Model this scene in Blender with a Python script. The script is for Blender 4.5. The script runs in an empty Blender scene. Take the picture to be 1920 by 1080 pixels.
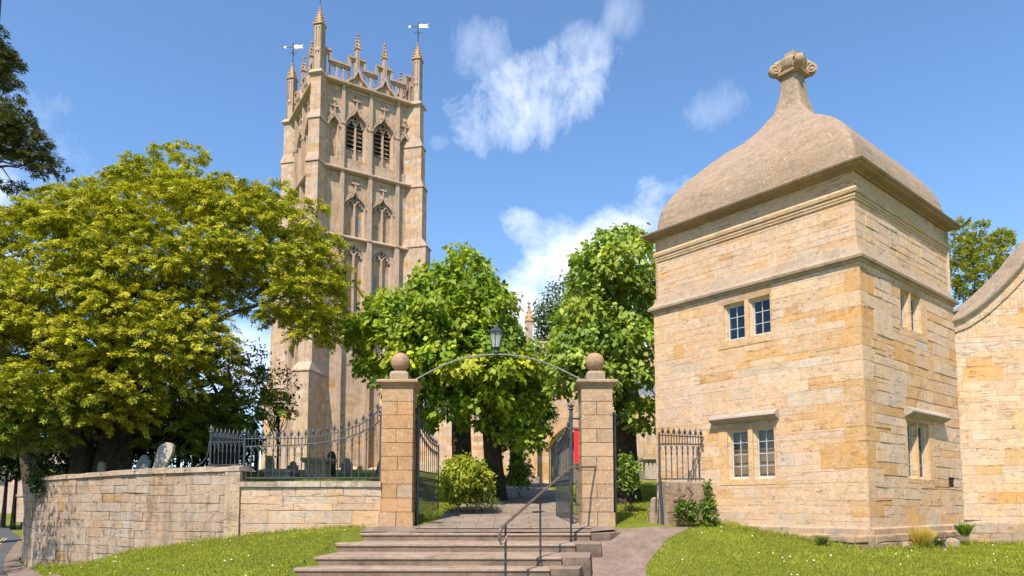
import bpy, math, random
import numpy as np
from mathutils import Vector, noise
rnd = random.Random(7)
SC = bpy.context.scene
COL = SC.collection
R = math.radians
# ------------------------------------------------------------------ camera model
F_, TH, CY, EYE = 1318.4, 0.081, 837.75, 0.56
CT, ST = math.cos(TH), math.sin(TH)
def ray(px, py):
    x = (px-960)/F_; v = (CY-py)/F_
    return Vector((x, CT-v*ST, ST+v*CT))
def P(px, py, D):
    d = ray(px, py); t = D/d.y
    return Vector((d.x*t, D, EYE+d.z*t))
def Pz(px, py, z):
    d = ray(px, py); t = (z-EYE)/d.z
    return Vector((d.x*t, d.y*t, z))
def Pplane(px, py, O, u):
    d = ray(px, py)
    det = d.x*(-u[1])+u[0]*d.y
    t = (O[0]*(-u[1])+u[0]*O[1])/det
    s = (d.x*O[1]-d.y*O[0])/det*1.0
    s = ((d.x*t-O[0])*u[0]+(d.y*t-O[1])*u[1])
    return s, EYE+d.z*t
cam = bpy.data.cameras.new('camera'); co = bpy.data.objects.new('camera', cam); COL.objects.link(co)
co.location = (0, 0, EYE); co.rotation_euler = (math.pi/2+TH, 0, 0)
cam.sensor_width = 36; cam.lens = F_/1920*36; cam.shift_y = (CY-540)/1920
cam.clip_end = 3000; SC.camera = co
SC.render.resolution_x, SC.render.resolution_y = 1024, 576

# ------------------------------------------------------------------ mesh helpers
class MB:
    def __init__(s): s.v = []; s.f = []; s.c = []; s.sm = []
    def vert(s, p): s.v.append((p[0], p[1], p[2])); return len(s.v)-1
    def face(s, pts, col=(1,1,1), smooth=False):
        i = len(s.v); s.v += [(p[0], p[1], p[2]) for p in pts]
        s.f.append(list(range(i, i+len(pts)))); s.c.append(col); s.sm.append(smooth)
    def grid(s, rows, col=(1,1,1), smooth=False, closed=False):
        i = len(s.v); n = len(rows[0])
        for r in rows: s.v += [(p[0], p[1], p[2]) for p in r]
        for a in range(len(rows)-1):
            for b in range(n if closed else n-1):
                b2 = (b+1) % n
                s.f.append([i+a*n+b, i+a*n+b2, i+(a+1)*n+b2, i+(a+1)*n+b])
                s.c.append(col if not callable(col) else col()); s.sm.append(smooth)
    def box(s, c, ax, ay, az, col=(1,1,1)):
        # c centre, ax ay az half-axis vectors
        c = Vector(c); ax = Vector(ax); ay = Vector(ay); az = Vector(az)
        p = [c+ax*i+ay*j+az*k for k in (-1,1) for j in (-1,1) for i in (-1,1)]
        for q in ((0,1,3,2),(4,6,7,5),(0,4,5,1),(2,3,7,6),(0,2,6,4),(1,5,7,3)):
            s.face([p[k] for k in q], col)
    def bx(s, x0, x1, y0, y1, z0, z1, col=(1,1,1)):
        s.box(((x0+x1)/2, (y0+y1)/2, (z0+z1)/2), ((x1-x0)/2,0,0), (0,(y1-y0)/2,0), (0,0,(z1-z0)/2), col)
    def fbox(s, fr, s0, s1, z0, z1, d0, d1, col=(1,1,1)):
        a = fr.p((s0+s1)/2, (z0+z1)/2, (d0+d1)/2)
        s.box(a, fr.u*((s1-s0)/2), fr.n*((d1-d0)/2), Vector((0,0,(z1-z0)/2)), col)
    def tube(s, pts, rad, n=8, col=(1,1,1), smooth=True, cap=True, flat=1.0):
        pts = [Vector(p) for p in pts]
        if not hasattr(rad, '__len__'): rad = [rad]*len(pts)
        rows = []; up = None
        for i, p in enumerate(pts):
            t = (pts[min(i+1, len(pts)-1)]-pts[max(i-1, 0)]).normalized()
            if up is None:
                up = Vector((0,0,1)) if abs(t.z) < .9 else Vector((0,1,0))
            a = t.cross(up).normalized(); b = a.cross(t).normalized(); up = b
            rows.append([p+a*math.cos(2*math.pi*k/n)*rad[i]+b*math.sin(2*math.pi*k/n)*rad[i]*flat for k in range(n)])
        s.grid(rows, col, smooth, True)
        if cap:
            s.face(rows[0][::-1], col); s.face(rows[-1], col)
    def lathe(s, c, prof, n=16, col=(1,1,1), smooth=True):
        rows = [[(c[0]+r*math.cos(2*math.pi*k/n), c[1]+r*math.sin(2*math.pi*k/n), c[2]+z) for k in range(n)] for r, z in prof]
        s.grid(rows, col, smooth, True)
    def build(s, name, mat, parent=None, org=(0,0,0)):
        me = bpy.data.meshes.new(name)
        o3 = Vector(org)
        me.from_pydata([(v[0]-o3.x, v[1]-o3.y, v[2]-o3.z) for v in s.v], [], s.f)
        me.polygons.foreach_set('use_smooth', s.sm)
        ca = me.color_attributes.new('Col', 'FLOAT_COLOR', 'CORNER')
        arr = []
        for f, c in zip(s.f, s.c): arr += [c[0], c[1], c[2], 1.0]*len(f)
        ca.data.foreach_set('color', arr)
        me.materials.append(mat); me.update()
        o = bpy.data.objects.new(name, me); COL.objects.link(o)
        if parent is not None: o.parent = parent
        else: o.location = o3
        return o
class Frame:
    def __init__(s, O, u, n): s.O = Vector((O[0], O[1], 0)); s.u = Vector((u[0], u[1], 0)).normalized(); s.n = Vector((n[0], n[1], 0)).normalized()
    def p(s, a, z, d=0): q = s.O+s.u*a+s.n*d; return Vector((q.x, q.y, z))
    def px(s, x, y): return Pplane(x, y, s.O, s.u)
def tag(o, label=None, cat=None, group=None, kind=None):
    if label: o['label'] = label
    if cat: o['category'] = cat
    if group: o['group'] = group
    if kind: o['kind'] = kind
    return o
def thing(name, label, cat, loc=(0,0,0), group=None):
    o = bpy.data.objects.new(name, None); COL.objects.link(o); o.location = loc; o.empty_display_size = .3
    return tag(o, label, cat, group)

# ------------------------------------------------------------------ materials
def mat(name):
    m = bpy.data.materials.new(name); m.use_nodes = True; nt = m.node_tree; nt.nodes.clear()
    return m, nt
class NT:
    def __init__(s, nt): s.nt = nt
    def n(s, t, **k):
        o = s.nt.nodes.new(t)
        for a, b in k.items():
            if a.startswith('_'): o.inputs[a[1:].replace('_', ' ')].default_value = b
            else: setattr(o, a, b)
        return o
    def l(s, a, b): s.nt.links.new(a, b)
    def noise(s, vec, scale, detail=4, rough=.6, dim=None):
        o = s.n('ShaderNodeTexNoise'); o.inputs['Scale'].default_value = scale; o.inputs['Detail'].default_value = detail; o.inputs['Roughness'].default_value = rough
        if vec is not None: s.l(vec, o.inputs['Vector'])
        return o.outputs['Fac']
    def ramp(s, fac, stops):
        o = s.n('ShaderNodeValToRGB'); e = o.color_ramp.elements
        while len(e) < len(stops): e.new(.5)
        for i, (p, c) in enumerate(stops):
            e[i].position = p; e[i].color = (c, c, c, 1) if not hasattr(c, '__len__') else (c[0], c[1], c[2], 1)
        s.l(fac, o.inputs['Fac']); return o.outputs['Color']
    def mix(s, fac, a, b, mode='MIX'):
        o = s.n('ShaderNodeMix', data_type='RGBA', blend_type=mode)
        for sock, v in ((o.inputs['Factor'], fac), (o.inputs[6], a), (o.inputs[7], b)):
            if isinstance(v, (int, float)): sock.default_value = v
            elif isinstance(v, tuple): sock.default_value = (v[0], v[1], v[2], 1)
            else: s.l(v, sock)
        return o.outputs[2]
    def math(s, op, a, b=0, c=None):
        o = s.n('ShaderNodeMath', operation=op)
        for i, v in enumerate((a, b) if c is None else (a, b, c)):
            if isinstance(v, (int, float)): o.inputs[i].default_value = v
            else: s.l(v, o.inputs[i])
        return o.outputs[0]
    def bump(s, h, st, dist=.02, nrm=None):
        o = s.n('ShaderNodeBump'); o.inputs['Strength'].default_value = st; o.inputs['Distance'].default_value = dist
        s.l(h, o.inputs['Height'])
        if nrm is not None: s.l(nrm, o.inputs['Normal'])
        return o.outputs[0]
    def out(s, sh): o = s.n('ShaderNodeOutputMaterial'); s.l(sh, o.inputs['Surface'])
def pos(t):
    return t.n('ShaderNodeNewGeometry').outputs['Position']
def stone_mat(name, blotch=(.60,.55,.47), bl=.35, gold=(.62,.40,.18), gl=.25, dark=(.22,.18,.14), dk=.25, bump=.6, sc=1.0, lich=.12, streak=0.0, lth=.66, crack=0.0):
    m, nt = mat(name); t = NT(nt); p = pos(t)
    at = t.n('ShaderNodeAttribute', attribute_name='Col').outputs['Color']
    n1 = t.noise(p, 1.1*sc, 5, .65); n2 = t.noise(p, 9*sc, 6, .75); n3 = t.noise(p, 45*sc, 5, .7); n4 = t.noise(p, .55*sc, 4, .6)
    c = t.mix(t.ramp(n1, [(.42, 0.0), (.66, bl)]), at, blotch)
    c = t.mix(t.ramp(n4, [(.5, 0.0), (.7, gl)]), c, gold)
    c = t.mix(1.0, c, t.ramp(n2, [(.25, .70), (.5, 1.0), (.8, 1.2)]), 'MULTIPLY')
    c = t.mix(1.0, c, t.ramp(n3, [(.3, .72), (.52, 1.0), (.75, 1.18)]), 'MULTIPLY')
    mp = t.n('ShaderNodeMapping'); mp.inputs['Location'].default_value = (3.1, 7.7, 1.3); t.l(p, mp.inputs['Vector'])
    n5 = t.noise(mp.outputs[0], 2.3*sc, 7, .72)
    c = t.mix(t.ramp(n5, [(.53, 0.0), (.72, dk)]), c, dark)
    n6 = t.noise(mp.outputs[0], 22*sc, 3, .6)
    n8 = t.noise(mp.outputs[0], 1.7*sc, 4, .6); n9 = t.noise(mp.outputs[0], 4.2*sc, 6, .7)
    c = t.mix(t.ramp(n9, [(.48, 0.0), (.62, gl*.8)]), c, gold)
    c = t.mix(t.math('MULTIPLY', t.ramp(n6, [(lth, 0.0), (lth+.05, lich)]), t.ramp(n8, [(.38, .08), (.62, 1.0)])), c, (.66,.62,.54))
    if streak:
        ms = t.n('ShaderNodeMapping'); ms.inputs['Scale'].default_value = (3.5, 3.5, .45); t.l(p, ms.inputs['Vector'])
        n7 = t.noise(ms.outputs[0], 1.2, 5, .65)
        c = t.mix(t.ramp(n7, [(.5, 0.0), (.66, streak)]), c, (.10,.085,.07))
    h = t.math('ADD', t.math('MULTIPLY', n2, .6), t.math('MULTIPLY', n3, .4))
    if crack:
        mk = t.n('ShaderNodeMapping'); mk.inputs['Scale'].default_value = (1, 1, 7.5); t.l(p, mk.inputs['Vector'])
        q = t.math('ABSOLUTE', t.math('SUBTRACT', t.math('FRACT', t.math('MULTIPLY', t.noise(mk.outputs[0], .9, 3, .55), 5.0)), .5))
        ck = t.math('MULTIPLY', t.ramp(q, [(.012, 1.0), (.045, 0.0)]), t.ramp(t.noise(p, 2.6, 4, .65), [(.47, 0.0), (.58, crack)]))
        c = t.mix(ck, c, (.22,.13,.07)); h = t.math('SUBTRACT', h, t.math('MULTIPLY', ck, 1.2))
    b = t.n('ShaderNodeBsdfPrincipled'); t.l(c, b.inputs['Base Color']); b.inputs['Roughness'].default_value = .92; b.inputs['Specular IOR Level'].default_value = .2
    t.l(t.bump(h, bump, .03), b.inputs['Normal']); t.out(b.outputs[0]); return m
def simple_mat(name, col, rough=.6, metal=0, var=.25, sc=8, bump=.2, spec=.4, attr=False):
    m, nt = mat(name); t = NT(nt); p = pos(t)
    n1 = t.noise(p, sc, 5, .65); n2 = t.noise(p, sc*7, 4, .6)
    base = t.n('ShaderNodeAttribute', attribute_name='Col').outputs['Color'] if attr else (col[0], col[1], col[2])
    c = t.mix(1.0, base, t.ramp(n1, [(.3, 1-var), (.7, 1+var)]), 'MULTIPLY')
    c = t.mix(1.0, c, t.ramp(n2, [(.3, 1-var*.7), (.7, 1+var*.7)]), 'MULTIPLY')
    b = t.n('ShaderNodeBsdfPrincipled'); t.l(c, b.inputs['Base Color']); b.inputs['Roughness'].default_value = rough; b.inputs['Metallic'].default_value = metal; b.inputs['Specular IOR Level'].default_value = spec
    t.l(t.bump(n2, bump, .01), b.inputs['Normal']); t.out(b.outputs[0]); return m
def leaf_mat(name, trans=.35, rough=.5, spec=.25):
    m, nt = mat(name); t = NT(nt)
    at = t.n('ShaderNodeAttribute', attribute_name='Col').outputs['Color']
    b = t.n('ShaderNodeBsdfPrincipled'); t.l(at, b.inputs['Base Color']); b.inputs['Roughness'].default_value = rough; b.inputs['Specular IOR Level'].default_value = spec
    tr = t.n('ShaderNodeBsdfTranslucent'); t.l(t.mix(1.0, at, (1.1, 1.25, .4), 'MULTIPLY'), tr.inputs['Color'])
    ms = t.n('ShaderNodeMixShader'); ms.inputs[0].default_value = trans
    t.l(b.outputs[0], ms.inputs[1]); t.l(tr.outputs[0], ms.inputs[2]); t.out(ms.outputs[0]); return m

M_WALL = stone_mat('pavilion_stone', blotch=(.58,.45,.355), bl=.6, gold=(.62,.36,.15), gl=.5, dark=(.32,.21,.13), dk=.34, bump=1.0, lich=.3, crack=.45)
M_TRIM = stone_mat('dressed_stone', blotch=(.31,.24,.185), bl=.5, gold=(.50,.32,.16), gl=.25, dark=(.14,.11,.085), dk=.6, bump=.6, lich=.4)
M_LOW = stone_mat('weathered_stone', blotch=(.46,.39,.33), bl=.6, gold=(.42,.26,.14), gl=.45, dark=(.13,.105,.08), dk=.75, bump=.9, lich=.45, streak=.5, crack=.7, lth=.62)
M_TOWER = stone_mat('tower_stone', blotch=(.43,.335,.27), bl=.5, gold=(.46,.28,.15), gl=.35, dark=(.17,.13,.10), dk=.45, bump=.4, sc=.5, lich=.25, streak=.35)
M_PIER = stone_mat('pier_stone', blotch=(.36,.26,.17), lth=.61, bl=.35, gold=(.50,.27,.11), gl=.5, dark=(.18,.13,.09), dk=.6, bump=1.0, lich=.6)
M_ROOFS = stone_mat('dome_stone', blotch=(.30,.225,.165), bl=.6, gold=(.36,.235,.135), gl=.5, dark=(.11,.085,.065), dk=.5, bump=1.0, sc=1.0, lich=.6, lth=.61)
M_STEP = stone_mat('step_stone', blotch=(.28,.215,.165), bl=.5, gold=(.29,.19,.12), gl=.4, dark=(.07,.055,.045), dk=.7, bump=.8, lich=.2)
M_GRAVE = stone_mat('gravestone_stone', blotch=(.40,.38,.34), bl=.5, gold=(.40,.30,.18), gl=.3, dark=(.08,.08,.075), dk=.6, bump=.8, sc=1.5, lich=.5)
M_IRON = simple_mat('wrought_iron', (.06,.07,.082), .42, .35, .45, 20, .3, .5)
M_IRON2 = simple_mat('handrail_iron', (.06,.055,.055), .4, .5, .5, 14, .2, .5)
M_RAILTOP = simple_mat('worn_handrail', (.17,.12,.10), .38, .4, .4, 14, .2, .5)
M_LEAD = simple_mat('casement_paint', (.46,.48,.51), .5, 0, .2, 30, .2)
M_BARK = simple_mat('bark', (.085,.062,.045), .95, 0, .5, 9, .9, .1)
M_BARKG = simple_mat('grey_bark', (.16,.13,.10), .95, 0, .5, 9, .9, .1)
M_ASPH = simple_mat('asphalt', (.085,.085,.09), .9, 0, .2, 3, .3, .2)
M_PATHA = simple_mat('side_path_tarmac', (.20,.15,.12), .95, 0, .28, 2.5, .6, .1)
M_YEL = simple_mat('road_paint', (.62,.50,.22), .8, 0, .3, 12, .2)
M_RED = simple_mat('red_paint', (.80,.015,.02), .5, 0, .06, 3, .05)
M_DOOR = simple_mat('oak_door', (.17,.15,.13), .8, 0, .3, 6, .4)
M_DARK = simple_mat('dark_interior', (.20,.22,.25), .9, 0, .3, 3, .1)
M_BLIND = simple_mat('brown_shutter', (.34,.20,.11), .8, 0, .2, 4, .1)
M_LOUV = simple_mat('louvre_slate', (.10,.09,.08), .9, 0, .3, 4, .2)
M_GOLD = simple_mat('gilt', (.80,.60,.28), .45, .3, .1, 4, .05, .5)
M_LEAF = leaf_mat('leaf'); M_LEAFY = leaf_mat('needle_foliage', .28, .6, .2); M_GRASSB = leaf_mat('grass_blade', .35, .6, .15)
m, nt = mat('grass_turf'); t = NT(nt); p = pos(t)
c = t.mix(t.ramp(t.noise(p, .8, 5, .6), [(.35, 0.0), (.65, 1.0)]), (.15,.185,.022), (.22,.24,.035))
c = t.mix(t.ramp(t.noise(p, 14, 4, .7), [(.35, 0.0), (.7, .6)]), c, (.075,.11,.015))
M_TURF = m; b = t.n('ShaderNodeBsdfPrincipled'); t.l(c, b.inputs['Base Color']); b.inputs['Roughness'].default_value = .95; b.inputs['Specular IOR Level'].default_value = .1
t.l(t.bump(t.noise(p, 60, 3, .7), .8, .03), b.inputs['Normal']); t.out(b.outputs[0])
m, nt = mat('window_glass'); t = NT(nt); M_GLASS = m
g = t.n('ShaderNodeBsdfGlossy'); g.inputs['Roughness'].default_value = .04; g.inputs['Color'].default_value = (.9,.95,1,1)
tr = t.n('ShaderNodeBsdfTransparent'); tr.inputs['Color'].default_value = (.75,.8,.8,1)
t.l(t.bump(t.noise(pos(t), 9, 2, .5), .25, .02), g.inputs['Normal'])
fr = t.n('ShaderNodeFresnel'); fr.inputs['IOR'].default_value = 1.42
ms = t.n('ShaderNodeMixShader'); t.l(fr.outputs[0], ms.inputs[0]); t.l(tr.outputs[0], ms.inputs[1]); t.l(g.outputs[0], ms.inputs[2]); t.out(ms.outputs[0])
m, nt = mat('lantern_glass'); t = NT(nt); M_LGLASS = m
g = t.n('ShaderNodeBsdfPrincipled'); g.inputs['Base Color'].default_value = (.62,.66,.58,1); g.inputs['Roughness'].default_value = .25
tr = t.n('ShaderNodeBsdfTransparent'); ms = t.n('ShaderNodeMixShader'); ms.inputs[0].default_value = .45; t.l(tr.outputs[0], ms.inputs[1]); t.l(g.outputs[0], ms.inputs[2]); t.out(ms.outputs[0])
m, nt = mat('flagstone_path'); t = NT(nt); p = pos(t); M_FLAG = m
br = t.n('ShaderNodeTexBrick'); t.l(p, br.inputs['Vector']); br.inputs['Scale'].default_value = 1.0
br.inputs['Brick Width'].default_value = .75; br.inputs['Row Height'].default_value = .5; br.inputs['Mortar Size'].default_value = .012
br.inputs['Color1'].default_value = (.27,.21,.155,1); br.inputs['Color2'].default_value = (.215,.165,.125,1); br.inputs['Mortar'].default_value = (.10,.09,.07,1)
c = t.mix(1.0, br.outputs['Color'], t.ramp(t.noise(p, 2.5, 6, .7), [(.3, .65), (.7, 1.25)]), 'MULTIPLY')
b = t.n('ShaderNodeBsdfPrincipled'); t.l(c, b.inputs['Base Color']); b.inputs['Roughness'].default_value = .9; t.l(t.bump(t.noise(p, 20, 4, .6), .4, .02), b.inputs['Normal']); t.out(b.outputs[0])

# ------------------------------------------------------------------ block masonry
CREAM = [(.65,.445,.285),(.62,.43,.275),(.63,.465,.33),(.61,.435,.30),(.63,.415,.245),(.66,.46,.29),(.60,.42,.29)]
GOLD = [(.60,.33,.12),(.62,.36,.145),(.58,.33,.14),(.62,.40,.20)]
GREYS = [(.56,.44,.325),(.59,.47,.36)]
def pal(g=.22, gr=.12, k=1.0):
    r = rnd.random()
    c = rnd.choice(GOLD) if r < g else rnd.choice(GREYS) if r < g+gr else rnd.choice(CREAM)
    q = rnd.uniform(.9, 1.08)*k
    return (c[0]*q, c[1]*q, c[2]*q)
def courses(z0, z1, ch):
    zs = [z0]
    while zs[-1] < z1-ch[0]*.6:
        zs.append(zs[-1]+rnd.uniform(*ch))
    zs[-1] = z1
    return zs
def V(c, a, b):
    q = rnd.uniform(a, b); return (c[0]*q, c[1]*q, c[2]*q)
def sub_rect(r, o):
    a0, a1, b0, b1 = r; c0, c1, d0, d1 = o
    if a1 <= c0 or a0 >= c1 or b1 <= d0 or b0 >= d1: return [r]
    out = []
    if b0 < d0: out.append((a0, a1, b0, d0))
    if b1 > d1: out.append((a0, a1, d1, b1))
    m0, m1 = max(b0, d0), min(b1, d1)
    if a0 < c0: out.append((a0, c0, m0, m1))
    if a1 > c1: out.append((c1, a1, m0, m1))
    return out
def blocks(mb, fr, s0, s1, z0, z1, ch=(.16,.28), bl=(.25,.75), ops=(), g=.22, gr=.12, k=1.0, up=(.003,.012), joint=.007, d=0, topfn=None, big=0.0, jit=.004, jd=.78, multi=0.0):
    zs = courses(z0, z1, ch); ops = list(ops)
    for a in range(len(zs)-1):
        x = s0; first = True
        while x < s1-.001:
            w = rnd.uniform(*bl)*(.6 if first and a % 2 else 1); first = False
            if rnd.random() < big: w *= 1.5
            e = x+w
            if s1-e < bl[0]*.7: e = s1
            rs = [(x, e, zs[a], zs[a+1])]; tall = None
            if multi and a+2 < len(zs) and rnd.random() < multi and all(sub_rect((x, e, zs[a], zs[a+2]), o) == [(x, e, zs[a], zs[a+2])] for o in ops):
                rs = [(x, e, zs[a], zs[a+2])]; tall = (x, e, zs[a+1], zs[a+2])
            for o in ops:
                nr = []
                for r in rs: nr += sub_rect(r, o)
                rs = nr
            if tall: ops.append(tall)
            if topfn and zs[a+1] > min(topfn(x), topfn(e), topfn((x+e)/2)):
                rs = [(q0[0]+(q0[1]-q0[0])*i_/5, q0[0]+(q0[1]-q0[0])*(i_+1)/5, q0[2], q0[3]) for q0 in rs for i_ in range(5)]
            col = pal(g, gr, k)
            if up[1] == 0: col = V(col, .84, 1.12)
            for (a0, a1, b0, b1) in rs:
                if a1-a0 < .004 or b1-b0 < .004: continue
                h = rnd.uniform(*up); j = min(joint, (a1-a0)*.3, (b1-b0)*.3)
                if topfn:
                    tl, tr_ = topfn(a0)+.02, topfn(a1)+.02
                    if b0 >= max(tl, tr_): continue
                    oc = [(a0, min(b0, tl)), (a1, min(b0, tr_)), (a1, min(b1, tr_)), (a0, min(b1, tl))]
                else: oc = [(a0,b0),(a1,b0),(a1,b1),(a0,b1)]
                J = lambda: rnd.uniform(-jit, jit)*(1 if j > .005 else .3)
                ic = [(oc[0][0]+j, oc[0][1]+j), (oc[1][0]-j, oc[1][1]+j), (oc[2][0]-j, oc[2][1]-j), (oc[3][0]+j, oc[3][1]-j)]
                if h < .0005:
                    mb.face([fr.p(q[0], q[1], d) for q in oc], col); continue
                op = [fr.p(q[0], q[1], d) for q in oc]
                ip = [fr.p(q[0]+J(), q[1]+J(), d+h+rnd.uniform(0, .003)) for q in ic]
                mb.face(ip, col)
                dc = (col[0]*jd, col[1]*(jd-.03), col[2]*(jd-.07))
                for i in range(4): mb.face([op[i], op[(i+1)%4], ip[(i+1)%4], ip[i]], dc)
            x = e
def ring(mb, pts_fn, prof, colf, closed=True):
    # pts_fn(out)-> list of xy corner points ; prof list (out,z)
    rows = []
    for o, z in prof:
        rows.append([(q[0], q[1], z) for q in pts_fn(o)])
    mb.grid(rows, colf, False, closed)

# ================================================================== terrain
WB = [(-200,260),(-60,100),(-38,60),(-20,30),(-14.6,21.1),(-11.75,17.6),(-8.4,15.7),(-5.6,14.75),(-2.3,14.75),(2.2,14.75),(3.3,16.2),(7,15.5),(10.0,15.9),(14,15.1),(40,10.0),(200,0)]
def wb(x): return float(np.interp(x, [p[0] for p in WB], [p[1] for p in WB]))
ctl = [(-5.6,14.6,-.10),(-2.75,14.5,.06),(-11.75,17.5,-1.0),(-8.4,15.6,-.50),(-3.15,13.3,.02),(-3.6,10.8,-.57),(-6.4,12.8,-.66),(-9.8,15.2,-1.02),
 (0,14.4,.02),(1.9,14.5,.08),(2.95,14.4,.08),(1.75,11.4,-.84),(2.3,11.0,-.76),(2.35,13.7,-.20),(2.1,12.9,-.45),(1.95,12.1,-.66),(3.9,16.0,.2),(4.4,15.2,.17),(6.45,12.6,-.29),(5.5,13.7,-.10),(8.2,14.1,-.31),(10.0,15.7,-.31),(11.2,15.4,-.33),(20,13,-.5),
 (7.7,10.5,-.50),(4.4,10.7,-.53),(0,8,-.98),(-8,8,-1.1),(8,8,-.8),(-12,11,-1.25),(0,4,-1.04),(-16,4,-1.1),(16,5,-.9),(0,-20,-1.1),(-13.5,18.5,-1.2),(-15.5,21.5,-1.15),(-25,35,-.9),(-43,60,-.4),(-80,120,-.4),(-60,30,-1.1),(40,0,-1),(60,-40,-1.1),(-60,-40,-1.1)]
cx = np.array([(a, b) for a, b, c in ctl]); cz = np.array([c for a, b, c in ctl])
K = np.linalg.norm(cx[:,None]-cx[None], axis=2); NH = n_ = len(cz)
A = np.zeros((n_+1, n_+1)); A[:n_,:n_] = -K; A[:n_,n_] = 1; A[n_,:n_] = 1
WH = np.linalg.solve(A-np.diag([.01]*n_+[0]), np.append(cz, 0))
def HF(x, y):
    k = math.sqrt(x*x+y*y)
    q = min(1, 110/max(k, 1e-6)); x *= q; y *= q
    return float(-(np.hypot(cx[:,0]-x, cx[:,1]-y)@WH[:NH])+WH[NH])
def sstep(a, b, x): t = min(1, max(0, (x-a)/(b-a))); return t*t*(3-2*t)
def HB(x, y):
    z = .094+.085*min(y-14.6, 16)+.02*max(0, min(y, 70)-30.6)
    z += .62*sstep(-2.4, -4.2, x)*(1 if y < 30 else max(0, 1-(y-30)/25))
    z += .12*sstep(2.0, 5, x)*sstep(16, 22, y)
    return z
def GH(x, y): return HB(x, y) if y > wb(x) else HF(x, y)
def Pg(px, py, fn=None):
    fn = fn or GH; d = ray(px, py)
    t = 6.0
    while t < 150:
        p = Vector((d.x*t, d.y*t, EYE+d.z*t))
        if p.z <= fn(p.x, p.y): break
        t += .04
    return p
def axis_pts(a, b, n): return [a+(b-a)*i/n for i in range(n+1)]
xs = sorted(set([-400,-250,-160,-110,-80,-60,-48,-40,-34,-30,-26]+[round(-24+.3*i, 2) for i in range(130)]+[16,18,21,25,32,42,60,90,140,250,400]))
ys = sorted(set([-200,-80,-40,-20,-10,-4,0,2,4,5,6,7]+[round(7.5+.25*i, 2) for i in range(90)]+[31,34,38,44,52,62,75,95,130,180,260,420,700]))
mb = MB(); rows = []
for y in ys:
    r = []
    for x in xs:
        z = HF(x, y); b = y-wb(x)
        if b > .2: z = min(z, HB(x, min(y, 60))-.15)-min(.8, (b-.2)*.6)
        if -3.9 < x < 1.75 and 9.6 < y < 14.5:
            kx = min(1, max(0, (x+3.75)/.35))*min(1, max(0, (1.75-x)/.5)); z -= 0
            if kx > 0 and x > -3.05-.19*(13.7-y)+.12 and x < 1.55-.34*(13.7-y)+.15: z -= .55
        r.append((x, y, z))
    rows.append(r)
mb.grid(rows, (1,1,1), True)
tag(mb.build('ground', M_TURF), kind='structure')
mb = MB(); rows = []
xs2 = sorted(set([-70,-60,-50,-40,-32,-26]+[round(-22+.4*i, 2) for i in range(93)]+[p[0] for p in WB if -70 < p[0] < 40]+[16,20,26,34,46,60]))
for i in range(60):
    k = (i/59)**1.7; rows.append([(x, wb(x)+(130-wb(x))*k, HB(x, wb(x)+(130-wb(x))*k)) for x in xs2])
mb.grid(rows, (1,1,1), True)
tag(mb.build('churchyard_lawn', M_TURF), kind='structure')
def strip(name, left, right, m, fn, off=.006, n=8, kind='structure', sub=6):
    def dens(pl):
        o = []
        for i in range(len(pl)-1):
            for k in range(sub): o.append(tuple(pl[i][j]+(pl[i+1][j]-pl[i][j])*k/sub for j in (0, 1)))
        o.append(tuple(pl[-1][:2])); return o
    L, Rr = dens(left), dens(right); mb = MB(); rows = []
    for a, b in zip(L, Rr):
        rows.append([(a[0]+(b[0]-a[0])*k/n, a[1]+(b[1]-a[1])*k/n, fn(a[0]+(b[0]-a[0])*k/n, a[1]+(b[1]-a[1])*k/n)+off) for k in range(n+1)])
    mb.grid(rows, (1,1,1), True)
    return tag(mb.build(name, m), kind=kind)
g2 = lambda l: [tuple(Pg(a, b, HF)[:2]) for a, b in l]
gb = lambda l: [tuple(Pg(a, b, HB)[:2]) for a, b in l]
strip('side_path', g2([(1138,992),(1112,1022),(1076,1058)])+[(1.05,10.2),(.7,9.0)], g2([(1300,990),(1250,1014),(1212,1060)])+[(1.9,10.2),(1.9,9.0)], M_PATHA, HF, .012)
strip('flagstone_path', [(-1.95,14.2),(-1.75,16.2),(-1.5,20),(-1.1,27),(-.75,35),(-.75,46)], [(1.6,14.2),(1.55,16.2),(1.5,20),(1.5,27),(1.4,35),(1.4,46)], M_FLAG, HB, .012)
strip('road', [(-40,-30),(-30,0),(-22,10),(-22.5,17),(-27,27),(-38,42),(-66,75)], [(-1,-30),(-1,0),(-8.9,12.9),(-12.45,17.4),(-15.5,21.7),(-21.5,31),(-44,60)], M_ASPH, HF, .02, 12)
for k, (a, b) in enumerate(((.30,.36),(.46,.52))):
    e = [(-8.9,12.9),(-12.45,17.4),(-15.5,21.7),(-21.5,31)]
    tag(strip('yellow_line', [(x-.79*b-.35, y-.0*b) for x, y in e], [(x-.79*a-.35, y) for x, y in e], M_YEL, HF, .03, 2), kind='structure')
strip('pavement', [(-8.9,12.9),(-12.45,17.4),(-15.5,21.7),(-21.5,31)], [(-8.4,13.3),(-11.8,17.3),(-14.6,21.0),(-20.2,30)], M_PATHA, HF, .045, 3)

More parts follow.
